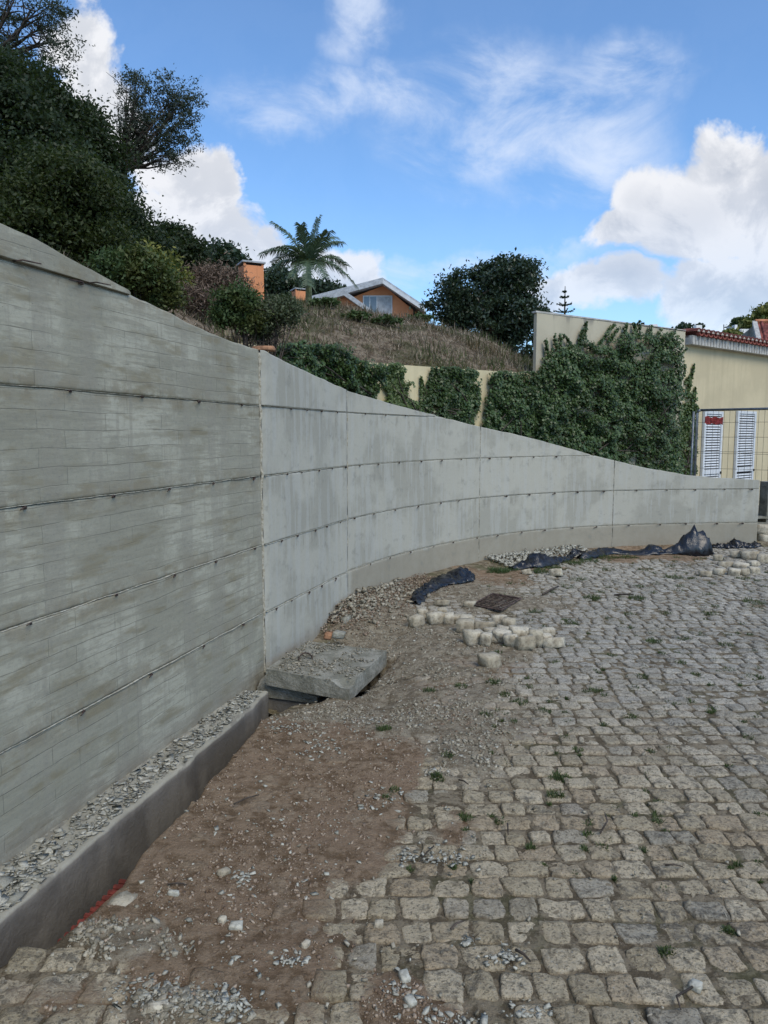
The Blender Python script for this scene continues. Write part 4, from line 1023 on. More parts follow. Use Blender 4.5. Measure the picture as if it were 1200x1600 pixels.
vd = np.r_[0, np.geomspace(.06, 60, 120)]
X = HB[:, None, 0] + hn[:, None, 0] * vd[None]; Y = HB[:, None, 1] + hn[:, None, 1] * vd[None]; Z = hill_z(X, Y)
Z = np.clip(Z, .5, 12)
V = np.stack([X, Y, Z], 2).reshape(-1, 3); a_, b_ = X.shape; idx = np.arange(a_ * b_).reshape(a_, b_)
skirt = np.stack([HB[:, 0], HB[:, 1], np.full(a_, -.2)], 1); sidx = len(V) + np.arange(a_)
Fc = np.vstack([np.stack([idx[:-1, :-1].ravel(), idx[1:, :-1].ravel(), idx[1:, 1:].ravel(), idx[:-1, 1:].ravel()], 1), np.stack([sidx[:-1], sidx[1:], idx[1:, 0], idx[:-1, 0]], 1)])
link('hillside', npmesh('hillside', np.vstack([V, skirt]), Fc, smooth=True), M['hill'])['kind'] = 'structure'
# dead straw and green growth on it
def blades(n, seed, poly, mat, name, L, lean, thr=None, wid=.006, kids=1):
    rg = np.random.default_rng(seed); i = rg.uniform(0, a_ - 1, n); v = 13 * rg.random(n) ** 1.25
    x = np.interp(i, np.arange(a_), HB[:, 0]) + np.interp(i, np.arange(a_), hn[:, 0]) * v; y = np.interp(i, np.arange(a_), HB[:, 1]) + np.interp(i, np.arange(a_), hn[:, 1]) * v
    g = fbm(x, y, .9, 4, 601); ok = (y > 5.4) & (y < 24) & (x > -6.5) & (x < 6)
    if thr: ok &= (g + (x > .3) * (y > 12.5) * .10 > thr)
    x, y = x[ok], y[ok]; z = hill_z(x, y); m = len(x)
    az = rg.uniform(0, 6.3, m); ln = rg.uniform(.3, 1, m) * L; tl = np.abs(rg.normal(lean, .35, m)); d = np.stack([np.cos(az) * np.sin(tl), np.sin(az) * np.sin(tl), np.abs(np.cos(tl))], 1) * ln[:, None]
    d2 = d * .9 + rg.normal(0, .25, (m, 3)) * ln[:, None]; d2[:, 2] = np.maximum(d2[:, 2], .0)
    s = np.stack([-np.sin(az), np.cos(az), np.zeros(m)], 1) * wid; p = np.stack([x, y, z - .01], 1)
    V = np.stack([p - s, p + s, p + d + s * .7, p + d - s * .7, p + d + d2 * .7, ], 1)
    f4 = np.array([[0, 1, 2, 3]]); f3 = np.array([[3, 2, 4]]); off = (np.arange(m) * 5)[:, None]
    fs = np.vstack([(f4 + off), np.column_stack([f3 + off, (f3[:, 2:] + off)])])
    F4 = f4 + off; F3 = f3 + off
    me = npmesh(name, V.reshape(-1, 3), np.vstack([np.column_stack([F4[:, 0], F4[:, 1], F4[:, 2]]), np.column_stack([F4[:, 0], F4[:, 2], F4[:, 3]]), F3]))
    tag(link(name, me, mat), kind='stuff')
blades(95000, 611, None, M['straw'], 'dead_grass', .15, 1.15, None, .006)
blades(60000, 612, None, M['grass_hill'], 'hill_grass', .15, .5, .56, .007)

# ------------------------------------------------------------------ garden wall and houses
def wall_prism(name, pts, z0, z1, th, mat, parent=None):
    """upright wall along plan points; thickness to the left of travel"""
    pts = [Vector(p) for p in pts]; n = len(pts); L = []
    for i in range(n):
        d = (pts[min(i + 1, n - 1)] - pts[max(i - 1, 0)]).normalized(); L.append(Vector((-d.y, d.x)) * th)
    z1 = z1 if hasattr(z1, '__len__') else [z1] * n; vs = []
    for i in range(n):
        q = pts[i] + L[i]; vs += [(pts[i].x, pts[i].y, z0), (pts[i].x, pts[i].y, z1[i]), (q.x, q.y, z1[i]), (q.x, q.y, z0)]
    fs = [(0, 1, 2, 3), tuple(4 * (n - 1) + k for k in (3, 2, 1, 0))]
    for i in range(n - 1):
        for k in range(4): fs.append((4 * i + k, 4 * (i + 1) + k, 4 * (i + 1) + (k + 1) % 4, 4 * i + (k + 1) % 4))
    return MB().add(vs, fs).build(name, mat, parent)
gpl = polyline(GWALL, 18)
tag(wall_prism('garden_wall', gpl, -.1, [2.66 + .02 * (i / 17) for i in range(18)], .14, M['cream_yellow']), 'pale yellow rendered garden wall at the foot of the dry slope', 'wall')
TA = Vector((2.60, 12.80)); TB = Vector((6.03, 15.02)); CA = Vector((6.06, 15.12)); CBp = Vector((11.6, 19.55))
def wallhit(px, py, A, B):
    r = ray(px, py); # solve A + t(B-A) = k*(rx,ry)
    ax, ay = A; dx, dy = B[0] - A[0], B[1] - A[1]; det = r[0] * -dy + dx * r[1]
    k = (ax * -dy + dx * ay) / det; t = (r[0] * ay - r[1] * ax) / det
    return Vector((r[0] * k, r[1] * k, H + r[2] * k)), t
house = tag(empty('cream_house', (6.05, 15.05, 0)), 'low cream house with tall blank end wall, white shutters and a red tile edge', 'house'); HO = Vector(house.location)
def hc(mb, name, mat, parent=None, smooth=False):
    me = mb.mesh(name, smooth); me.transform(Matrix.Translation(-HO)); return link(name, me, mat, parent or house)
def pr(pts, z0, z1, th):
    pts = [Vector(p) for p in pts]; d = (pts[1] - pts[0]).normalized(); nn = Vector((-d.y, d.x)) * th
    z1 = z1 if hasattr(z1, '__len__') else (z1, z1)
    a, b = pts; vs = [(a.x, a.y, z0), (a.x, a.y, z1[0]), (a.x + nn.x, a.y + nn.y, z1[0]), (a.x + nn.x, a.y + nn.y, z0), (b.x, b.y, z0), (b.x, b.y, z1[1]), (b.x + nn.x, b.y + nn.y, z1[1]), (b.x + nn.x, b.y + nn.y, z0)]
    return MB().add(vs, [(0, 1, 2, 3), (7, 6, 5, 4), (0, 4, 5, 1), (1, 5, 6, 2), (2, 6, 7, 3), (3, 7, 4, 0)])
zt_a = wallhit(836, 488, TA, TB)[0].z; zt_b = wallhit(1062, 517, TA, TB)[0].z
hc(pr((TA, TB), -.1, (zt_a, zt_b), .07), 'end_wall', M['cream_parapet'])
hc(pr((TA + Vector((-.02, -.02)), TB + Vector((.0, -.02))), zt_a - .0, (zt_a + .03, zt_b + .03), .10), 'wall_cap', M['fascia'])
fz0 = wallhit(1065, 538, CA, CBp)[0].z; fz1 = wallhit(1065, 524, CA, CBp)[0].z
print('house z', zt_a, zt_b, fz0, fz1, wallhit(1200, 556, CA, CBp)[0].z)
hc(pr((CA, CBp), -.1, fz0 + .05, .25), 'front_wall', M['cream'])
cd = (CBp - CA).normalized(); cn = Vector((cd.y, -cd.x))       # towards the camera
hc(pr((CA + cn * .16 + cd * .0, CBp + cn * .16), fz0, fz1, .16), 'fascia', M['fascia'])
# corrugated underside ribs are part of the fascia's look
i = 0; s = .02
while s < 6.8:
    q = CA + cn * .168 + cd * s; MB_ = MB().tube([(q.x, q.y, fz0 + .01), (q.x, q.y, fz1 - .01)], .012, 5); s += .12
    hc(MB_, 'fascia_rib', M['fascia'])
# roof tiles: alternating covers along the eave
def tile_mesh(r, L, up):
    V = []; n = 7
    for k, (yy) in enumerate((0, L)):
        for rr in (r, r * .72):
            for i in range(n):
                a = math.pi * i / (n - 1); V.append((math.cos(a) * rr * (1 - .12 * k), yy, math.sin(a) * rr * (1 if up else -1) * .8))
    f = []
    for i in range(n - 1):
        f += [(i, i + 1, 2 * n + i + 1, 2 * n + i), (n + i, 3 * n + i, 3 * n + i + 1, n + i + 1), (i, n + i, n + i + 1, i + 1)]
    return npmesh('roof_tile', V, f, smooth=False)
tU = tile_mesh(.085, .5, True); tD = tile_mesh(.085, .5, False); tL = npmesh('tile_mortar', [(math.cos(a) * .062, .012, math.sin(a) * .05) for a in np.linspace(0, math.pi, 7)] + [(math.cos(a) * .062, .3, math.sin(a) * .05) for a in np.linspace(0, math.pi, 7)], [tuple(range(7))[::-1]] + [(i, i + 1, 8 + i, 7 + i) for i in range(6)])
tU.materials.append(M['tile']); tD.materials.append(M['tile']); tL.materials.append(M['tile_lime'])
yaw = math.atan2(cd.y, cd.x); s = .10; slope = R(2)
while s < 6.9:
    for me, off, dz, nm in ((tU, 0, .075, 'roof_tile'), (tD, .095, .058, 'roof_tile'), (tL, 0, .073, 'tile_mortar')):
        for rw in range(1 if nm == 'tile_mortar' else 2):
            q = CA + cn * (.25 - rw * .42 * math.cos(slope)) + cd * (s + off)
            o = link(nm, me, None, house); o.location = Vector((q.x, q.y, fz1 + dz + rw * .42 * math.sin(slope) + rw * .004)) - HO; o.rotation_euler = (slope, 0, yaw)
    s += .19
# deck under the tiles
hc(MB().prism([(CA.x + cn.x * .1, CA.y + cn.y * .1, fz1 + .0), (CA.x - cn.x * 1.6, CA.y - cn.y * 1.6, fz1 + .05), (CA.x - cn.x * 1.6, CA.y - cn.y * 1.6, fz1 + .01), (CA.x + cn.x * .1, CA.y + cn.y * .1, fz1 - .04)], (cd.x * 6.9, cd.y * 6.9, 0)), 'roof_deck', M['tile'])
# shutters
def shutter(px0, px1, ytop, nb):
    a, ta = wallhit(px0, ytop, CA, CBp); b, tb = wallhit(px1, ytop, CA, CBp); zt = a.z; zb = .05; w = (Vector((b.x, b.y)) - Vector((a.x, a.y))).length; mid = (Vector((a.x, a.y)) + Vector((b.x, b.y))) / 2
    Rm = Matrix.Rotation(yaw, 3, 'Z')
    def bx(lx, lz, sx, sz, name, mat, dep=.05, ly=.03, par=None, tilt=0):
        c = Vector((mid.x, mid.y, 0)) + Vector((cd.x * lx, cd.y * lx, lz)) + Vector((cn.x, cn.y, 0)) * ly
        return hc(MB().box(c, (sx, dep, sz), Rm @ Matrix.Rotation(tilt, 3, 'X')), name, mat, par)
    fr = bx(-w / 2 + .035, (zt + zb) / 2, .07, zt - zb, 'shutter', M['white_paint'])
    def sub(*a_, **k):
        o = bx(*a_, **k); o.parent = fr; return o
    sub(w / 2 - .035, (zt + zb) / 2, .07, zt - zb, 'stile', M['white_paint']); sub(0, zt - .03, w - .142, .06, 'rail', M['white_paint']); sub(0, zb + .06, w - .142, .12, 'rail', M['white_paint'])
    zm = zb + .38 * (zt - zb); sub(0, zm, w - .142, .10, 'rail', M['white_paint']); sub(0, (zt + zb) / 2, w - .14, zt - zb - .02, 'backing', M['dark'], dep=.008, ly=.006)
    z = zt - .085
    while z > zb + .15:
        if abs(z - zm) > .07: sub(0, z, w - .144, .036, 'slat', M['white_paint'], dep=.010, ly=.030, tilt=-.5)
        z -= .056
    sub(w / 2 - .03, zm - .03, .03, .05, 'latch', M['dark'], dep=.03, ly=.065)
shutter(1098, 1127, 642, 0); shutter(1150, 1179, 642, 0); shutter(1206, 1236, 641, 0)

# mesh site fence
fen = tag(empty('mesh_fence', (*P(1090, 640, 12.0).xy, 0)), 'galvanised wire mesh site fence panel in front of the white shutters', 'fence'); FO = Vector(fen.location)
f0 = P(1091, 641, 12.0); fd = Vector((.62, -.60, 0)).normalized(); FT = f0.z; FL = 2.6
def fc(mb, name, mat): return mb.build(name, mat, fen, True)
fl = lambda s, z: tuple(Vector((fd.x * s, fd.y * s, z)))
fc(MB().tube([fl(0, .05), fl(0, FT - .05), fl(.012, FT - .015), fl(.05, FT)], .022, 8), 'post', M['galv']); fc(MB().tube([fl(-.06, .03), fl(-.06, FT - .02)], .020, 8), 'post', M['galv']); fc(MB().tube([fl(FL, .05), fl(FL, FT)], .020, 8), 'post', M['galv'])
fc(MB().tube([fl(.05, FT), fl(FL, FT)], .020, 8), 'rail', M['galv']); fc(MB().tube([fl(0, .12), fl(FL, .12)], .018, 8), 'rail', M['galv'])
s = .08
while s < FL: fc(MB().tube([fl(s, .13), fl(s, FT - .01)], .0026, 4), 'wire', M['wire']); s += .085
for z in (.35, .6, .62, .85, 1.1, 1.34, 1.37, 1.60, 1.83): fc(MB().tube([fl(.01, z), fl(FL, z)], .0026, 4), 'wire', M['wire'])
# red rag on it
c0 = P(1102, 651, 11.85); rag = []
V = []; nxr, nzr = 9, 5
for j in range(nzr):
    for i in range(nxr):
        u, v = i / (nxr - 1), j / (nzr - 1); V.append((u * .27, .012 * math.sin(u * 9 + v * 3) - .02, -v * .11 - .02 * u + .012 * math.sin(u * 14 + v * 2) * (1 if j in (0, nzr - 1) else .2)))
Fq = [(j * nxr + i, j * nxr + i + 1, (j + 1) * nxr + i + 1, (j + 1) * nxr + i) for j in range(nzr - 1) for i in range(nxr - 1)]
o = link('red_rag', npmesh('red_rag', V, Fq), M['red_rag']); o.location = c0; o.rotation_euler = (0, 0, -.6); o.modifiers.new('t', 'SOLIDIFY').thickness = .006
tag(o, 'torn dark red strip hanging on the wire fence over the left shutter', 'rag')
# grey bollard like block, boards and stones at the right border, behind the wall end
q = P(1204, 760, 11.3); mb = MB().box((q.x, q.y, .42), (.20, .25, 1.0)); bl = mb.build('concrete_base', M['slab']); tag(bl, 'grey concrete block standing past the end of the wall', 'block')
pal = tag(empty('pallet', (5.95, 11.3, 0)), 'weathered wooden boards lying stacked past the wall end', 'pallet')
for k in range(3): MB().box((.1, .1, .38 - k * .09), (.9, .5, .03)).build('board', M['slab'], pal)
for k in range(2): MB().box((.1 + .3 * k, .1, .335 - k * .09), (.08, .48, .05)).build('bearer', M['slab'], pal)
for i in range(7):
    lump('wall_stone', (5.75 + .17 * (i % 4), 11.02 + .05 * (i // 4), .08 + .13 * (i // 4)), (.2, .2, .14), 350 + i, M['sett'], ['pale rubble stone just past the wall end, lowest on the left', 'second low rubble stone past the wall end', 'third low rubble stone past the wall end', 'fourth low rubble stone past the wall end', 'upper rubble stone against the wall end', 'upper rubble stone in the middle past the wall end', 'upper rubble stone farthest from the wall end'][i], 'stone', 'rubble stones past the wall end', yaw=i)

# ------------------------------------------------------------------ orange house on the hill
oh = tag(empty('orange_house', (*P(560, 490, 45).xy, 4)), 'orange house with grey gables showing above the dry slope', 'house'); OO = Vector(oh.location)
def oc(mb, name, mat, parent=None, sm=False):
    me = mb.mesh(name, sm); me.transform(Matrix.Translation(-OO)); o = link(name, me, mat, parent or oh); return o
D1 = 45.0; ap = P(598, 440, D1); re_ = P(668, 492, D1); le = P(488, 471, D1 + 1)
oc(MB().prism([P(600, 446, D1), P(664, 500, D1), P(664, 530, D1), P(536, 530, D1), P(536, 470, D1)], (0, 9, 0)), 'gable_wall', M['orange_render'])
def roofp(a, b, th, y0, y1, name, mat='roof_grey'):
    up = Vector((0, 0, th)); return oc(MB().prism([Vector((a.x, y0, a.z)), Vector((b.x, y0, b.z)), Vector((b.x, y0, b.z)) - up, Vector((a.x, y0, a.z)) - up], (0, y1 - y0, 0)), name, M[mat])
roofp(P(598, 438, D1), P(664, 482, D1), .30, D1 - .8, D1 + 9, 'roof'); roofp(P(598, 438, D1), P(486, 467, D1), .30, D1 - .8, D1 + 9, 'roof')
roofp(P(598, 437, D1 - .9), P(665, 482, D1 - .9), .22, D1 - .95, D1 - .82, 'barge_board', 'white_paint'); roofp(P(598, 437, D1 - .9), P(486, 467, D1 - .9), .22, D1 - .95, D1 - .82, 'barge_board', 'roof_grey')
D2 = 42.5
oc(MB().prism([P(538, 462, D2), P(580, 496, D2), P(580, 520, D2), P(500, 520, D2), P(500, 473, D2)], (0, 2.4, 0)), 'porch_wall', M['orange_render'])
roofp(P(538, 456, D2), P(584, 488, D2), .28, D2 - .5, D2 + 2.4, 'porch_roof'); roofp(P(538, 456, D2), P(492, 469, D2), .28, D2 - .5, D2 + 2.4, 'porch_roof')
w0, w1 = P(567, 462, D1), P(613, 493, D1)
fr = oc(MB().box(((w0.x + w1.x) / 2, D1 - .03, (w0.z + w1.z) / 2), (w1.x - w0.x, .08, w0.z - w1.z)), 'window', M['white_paint'])
for (a, b, m_, nm) in ((.04, .22, 'glass', 'pane'), (.25, .46, 'glass', 'pane'), (.49, .97, 'roof_grey', 'roller_blind')):
    x0 = w0.x + (w1.x - w0.x) * a; x1 = w0.x + (w1.x - w0.x) * b; o = oc(MB().box(((x0 + x1) / 2, D1 - .075, (w0.z + w1.z) / 2), (x1 - x0, .02, (w0.z - w1.z) * .88)), nm, M[m_]); o.parent = fr
oc(MB().tube([P(647, 480, D1 - .1), P(647, 510, D1 - .1)], .06, 6), 'downpipe', M['dark'])
def stack(label, px0, px1, py0, py1, D, depth):
    a, b = P(px0, py0, D), P(px1, py1, D); r = tag(empty('chimney', ((a.x + b.x) / 2, D, b.z)), label, 'chimney', 'orange chimneys on the hill'); w = b.x - a.x; h = a.z - b.z
    Rz = Matrix.Rotation(.45, 3, 'Z'); cc = .12 * w
    MB().box((0, 0, (h - cc) / 2 - .5), (w * .82, w * .82, h - cc * 1.9 + 1.0), Rz).build('stack_body', M['orange_render'], r)
    MB().box((0, 0, h - cc * 1.35), (w * .70, w * .70, cc * .9), Rz).build('flue_gap', M['dark'], r)
    for sx in (-1, 1):
        for sy in (-1, 1):
            q = Rz @ Vector((sx * w * .37, sy * w * .37, 0)); MB().box((q.x, q.y, h - cc * 1.35), (w * .09, w * .09, cc * 1.0), Rz).build('corner_pier', M['orange_render'], r)
    MB().box((0, 0, h - cc * .35), (w * .96, w * .96, cc * .55), Rz).build('cap_slab', M['roof_grey'], r)
stack('tall orange rendered chimney with dark slab cap among dry shrubs', 373, 412, 411, 462, 24, .7)
stack('small low orange chimney with flat cap beside the palm trunk', 456, 480, 452, 468, 38, .8)

# ------------------------------------------------------------------ palm
pb = P(481, 470, 24.5); pbase = Vector((pb.x, pb.y, 4.6)); pt = P(482, 432, 24.5); pc = P(482, 418, 24.5)
palm = tag(empty('palm_tree', pbase), 'feathery palm with arching fronds on the hill by the orange house', 'palm')
MB().tube([(0, 0, 0), tuple((pt - pbase) * .5 + Vector((.02, 0, 0))), tuple(pt - pbase), tuple(pc - pbase)], [.12, .11, .10, .07], 12).build('trunk', M['palm_trunk'], palm, True)
def frond(ex, ey, depth, droop, seed):
    rd = np.random.default_rng(seed); a = np.array(pc - pbase); e = np.array(P(ex, ey, 24.5 + depth) - pbase); L = np.linalg.norm(e - a)
    c = a * .55 + e * .45 + np.array([0, 0, droop * L]); t = np.linspace(0, 1, 15)[:, None]; rp = a * (1 - t) ** 2 + c * 2 * t * (1 - t) + e * t * t
    MBf = MB().tube(rp, [.028 * (1 - i / 15.5) for i in range(15)], 5, False); V = []; Fv = []
    for i in range(64):
        u = .10 + .90 * i / 63; p = np.array([np.interp(u, t[:, 0], rp[:, k]) for k in range(3)]); q = np.array([np.interp(min(u + .03, 1.0), t[:, 0], rp[:, k]) for k in range(3)]) if u < .97 else p + (rp[-1] - rp[-2])
        tan = q - p; tan /= np.linalg.norm(tan) + 1e-9; side = np.cross(tan, (0, 0, 1)); side /= np.linalg.norm(side) + 1e-9; upv = np.cross(side, tan)
        ll = L * .33 * math.sin(min(1, u * 1.0 + .22) * math.pi * .80 + .15) ** .6 * rd.uniform(.85, 1.1)
        for sg in (-1, 1):
            dirv = side * sg * .80 + tan * .62 + upv * .12 + rd.normal(0, .07, 3); dirv /= np.linalg.norm(dirv); m = p + dirv * ll * .55; tip = p + dirv * ll - np.array([0, 0, ll * .45]); w = tan * .014
            k = len(V); V += [p - w, p + w, m + w * 1.2, m - w * 1.2, tip]; Fv += [(k, k + 1, k + 2, k + 3), (k + 3, k + 2, k + 4)]
    MBf.add(V, Fv); MBf.build('frond', M['leaf_palm'], palm)
for i, (ex, ey, dp, dr) in enumerate([(432, 352, .3, .25), (497, 342, .2, .12), (411, 396, .1, .38), (414, 430, -.3, .42), (532, 380, .4, .38), (554, 444, -.1, .45), (541, 415, .8, .40), (455, 432, -1.1, .45), (508, 432, -1.2, .42), (470, 352, -.6, .15), (440, 385, -1.0, .3), (512, 362, -.9, .25), (480, 445, -1.5, .5), (430, 410, 1.2, .35), (518, 372, 1.2, .3)]): frond(ex, ey, dp, dr, 700 + i)

# ------------------------------------------------------------------ trees and shrubs
def gz(x, y): return float(hill_z(np.array([x]), np.array([y]))[0])
def base_at(px, D):
    p = P(px, 500, D); return (p.x, D, gz(p.x, D) - .15)
# big dark mass at the left, four trees
tree('evergreen_tree', 'dense dark evergreen tree filling the left border above the wall', 'tree', base_at(-40, 11.5), [EL(-30, 190, 130, 110, 11.5), EL(35, 230, 95, 120, 11.5), EL(-60, 320, 150, 110, 11.0), EL(50, 330, 120, 100, 11.0)], M['leaf_dark'], .040, 300, 480, .17, 801, .22, nl=10)
tree('evergreen_tree', 'dark bushy evergreen with rounded top beside the airy tree', 'tree', base_at(120, 12.5), [EL(100, 205, 52, 66, 12.5), EL(138, 270, 48, 80, 12.5), EL(140, 350, 62, 80, 12.2), EL(80, 300, 80, 100, 12.5)], M['leaf_dark'], .040, 240, 420, .16, 802, .18, nl=9)
tree('evergreen_tree', 'olive green evergreen low in the dark clump, lit leaves in its middle', 'tree', base_at(110, 9.5), [EL(100, 330, 72, 80, 9.6), EL(30, 380, 95, 60, 9.2), EL(150, 390, 60, 50, 9.6), EL(125, 290, 42, 40, 9.3)], M['leaf_olive'], .034, 240, 320, .12, 803, .14, nl=7)
tree('evergreen_tree', 'shadowy evergreen reaching down to the wall top at the right of the clump', 'tree', base_at(180, 12), [EL(172, 365, 38, 62, 12), EL(210, 400, 45, 50, 12), EL(130, 400, 80, 50, 11)], M['leaf_dark'], .040, 130, 360, .14, 804, .13, nl=5)
# sparse pine at the top left corner
pn = base_at(-30, 14)
tree('pine_tree', 'sparse pine with bare branches in the top left corner', 'tree', pn, [EL(30, 20, 75, 42, 14), EL(90, 40, 38, 38, 14), EL(85, 85, 36, 28, 14), EL(30, 110, 50, 38, 14), EL(-20, 60, 60, 60, 14), EL(60, 140, 40, 22, 14)], M['leaf_airy'], .026, 170, 55, .09, 811, .16, fork=tuple(P(-20, 100, 14)), nl=24, shell=.2, aspect=2.6, sub=4)
# airy tree
tree('airy_tree', 'airy round crowned tree leaning out against the sky', 'tree', base_at(150, 13.5), [EL(205, 130, 26, 28, 13.5), EL(232, 165, 42, 38, 13.5), EL(265, 150, 32, 42, 13.5), EL(300, 170, 28, 36, 13.5), EL(285, 210, 40, 34, 13.5), EL(235, 215, 42, 34, 13.5), EL(255, 245, 46, 20, 13.5), EL(205, 190, 24, 50, 13.5)], M['leaf_airy'], .022, 380, 38, .062, 821, .10, fork=tuple(P(193, 268, 13.5)), nl=60, shell=.2, aspect=2.4, sub=2, rise=.15)
tree('round_tree', 'dark rounded treetop right of the big clump above the bushes', 'tree', base_at(275, 17), [EL(262, 385, 32, 32, 17), EL(288, 405, 30, 28, 17), EL(245, 405, 30, 30, 17)], M['leaf_dark'], .055, 220, 140, .13, 831, .12, nl=4)
tree('round_tree', 'small dark domed treetop left of the tall orange chimney', 'tree', base_at(350, 28), [EL(350, 412, 36, 26, 28), EL(330, 425, 26, 20, 28)], M['leaf_round'], .11, 150, 70, .2, 832, .14, nl=4)
tree('round_tree', 'dark leafy tree behind the palm and chimneys', 'tree', (P(440, 500, 52).x, 52, 2.0), [EL(430, 445, 36, 24, 52), EL(470, 452, 30, 16, 52), EL(512, 455, 26, 12, 52)], M['leaf_round'], .17, 170, 80, .32, 833, .14, nl=4)
tree('broadleaf_tree', 'large round broadleaf tree between the orange house and the blank cream wall', 'tree', (P(770, 560, 27).x, 27, 1.5), [EL(790, 440, 52, 36, 27), EL(740, 452, 50, 34, 27), EL(705, 478, 38, 26, 27), EL(800, 490, 50, 50, 27), EL(750, 500, 60, 42, 27), EL(812, 540, 34, 45, 27), EL(820, 440, 24, 30, 27)], M['leaf_round'], .085, 300, 120, .20, 841, .22, nl=16, shell=.45, fork=tuple(P(775, 530, 27)), sub=3)
# bushes on the hillside
def bush(name, label, cat, px, D, ells, mat, leaf, nclu, per, spread, seed, stems=14, aspect=1.8, sr=.012, smat='bark', zb=None):
    p = P(px, 500, D); b = Vector((p.x, D, zb if zb is not None else gz(p.x, D) - .05)); root = tag(empty(name, b), label, cat)
    cl, ps = crown_points(ells, nclu, per, spread, seed, .25); V, Fc = leaves(ps, leaf, seed + 1, aspect); link('foliage', npmesh('foliage', V - np.array(b), Fc), mat, root)
    mb = MB(); rg = np.random.default_rng(seed); limbs(mb, b, [cl[i] for i in rg.choice(len(cl), stems)], sr, seed, .5, 4, 2, .35)
    me = mb.mesh('stems', True); me.transform(Matrix.Translation(-b)); link('stems', me, M[smat], root); return root
bush('green_bush', 'bright green leafy bush just behind the wall top under the dark trees', 'bush', 210, 6.6, [EL(205, 425, 42, 34, 6.6), EL(235, 450, 36, 28, 6.8), EL(180, 415, 22, 20, 6.6), EL(255, 465, 18, 14, 6.8)], M['leaf_bush'], .024, 220, 100, .06, 851)
bush('yellow_bush', 'yellowish green bush between the bright bush and the dry shrub', 'bush', 250, 9.5, [EL(240, 410, 34, 24, 9.5), EL(265, 440, 26, 26, 9.5)], M['leaf_yellow'], .04, 70, 40, .09, 852)
bush('dry_shrub', 'leafless reddish brown shrub spreading left of the tall chimney', 'shrub', 330, 11.5, [EL(335, 446, 40, 18, 11.5), EL(300, 462, 36, 16, 11.5), EL(358, 470, 24, 14, 11.5)], M['twig_dry'], .017, 420, 90, .14, 853, 90, 4.5, .008, 'bark')
bush('dry_shrub', 'brown dead twigs growing behind the leafy shrub on the wall top', 'shrub', 290, 8.5, [EL(300, 470, 26, 12, 8.5), EL(270, 470, 16, 10, 8.5)], M['twig_dry'], .014, 120, 70, .09, 854, 30, 4.5, .006)
bush('leafy_shrub', 'upright leafy shrub with thin stems rising behind the wall top', 'shrub', 385, 7.4, [EL(365, 468, 30, 24, 7.4), EL(350, 490, 18, 20, 7.4), EL(385, 495, 26, 26, 7.4)], M['leaf_bush'], .022, 110, 70, .05, 855, 16)
bush('leafy_shrub', 'greyish green spreading shrub right of the upright one', 'shrub', 415, 7.6, [EL(425, 490, 34, 20, 7.6), EL(440, 475, 22, 12, 7.6), EL(405, 515, 26, 18, 7.6), EL(455, 488, 10, 18, 7.6)], M['leaf_sage'], .020, 130, 70, .05, 856, 26)
for i, (px, D, lab) in enumerate([(505, 14.5, 'small green weed clump high on the dry slope, left one'), (560, 13.2, 'green weed clump in the middle of the dry slope'), (600, 13.5, 'low green clump on the slope below the window'), (655, 15.6, 'green clump on the slope right of the orange house')]):
    p = P(px, 500, D); z = gz(p.x, D); bush('weed_clump', lab, 'weeds', px, D, [(np.array([p.x, D, z + .1]), np.array([.30, .25, .05]))], M['leaf_bush'], .04, 22, 40, .04, 860 + i, 6)
# soil lump at the end of the hedge
x_, y_ = P(412, 542, 6.9).xy; lump('clay_clod', (x_, y_, P(412, 545, 6.9).z), (.20, .12, .045), 380, M['orange_clay'], 'orange clay clod on top of the wall below the grey green shrub', 'clod')

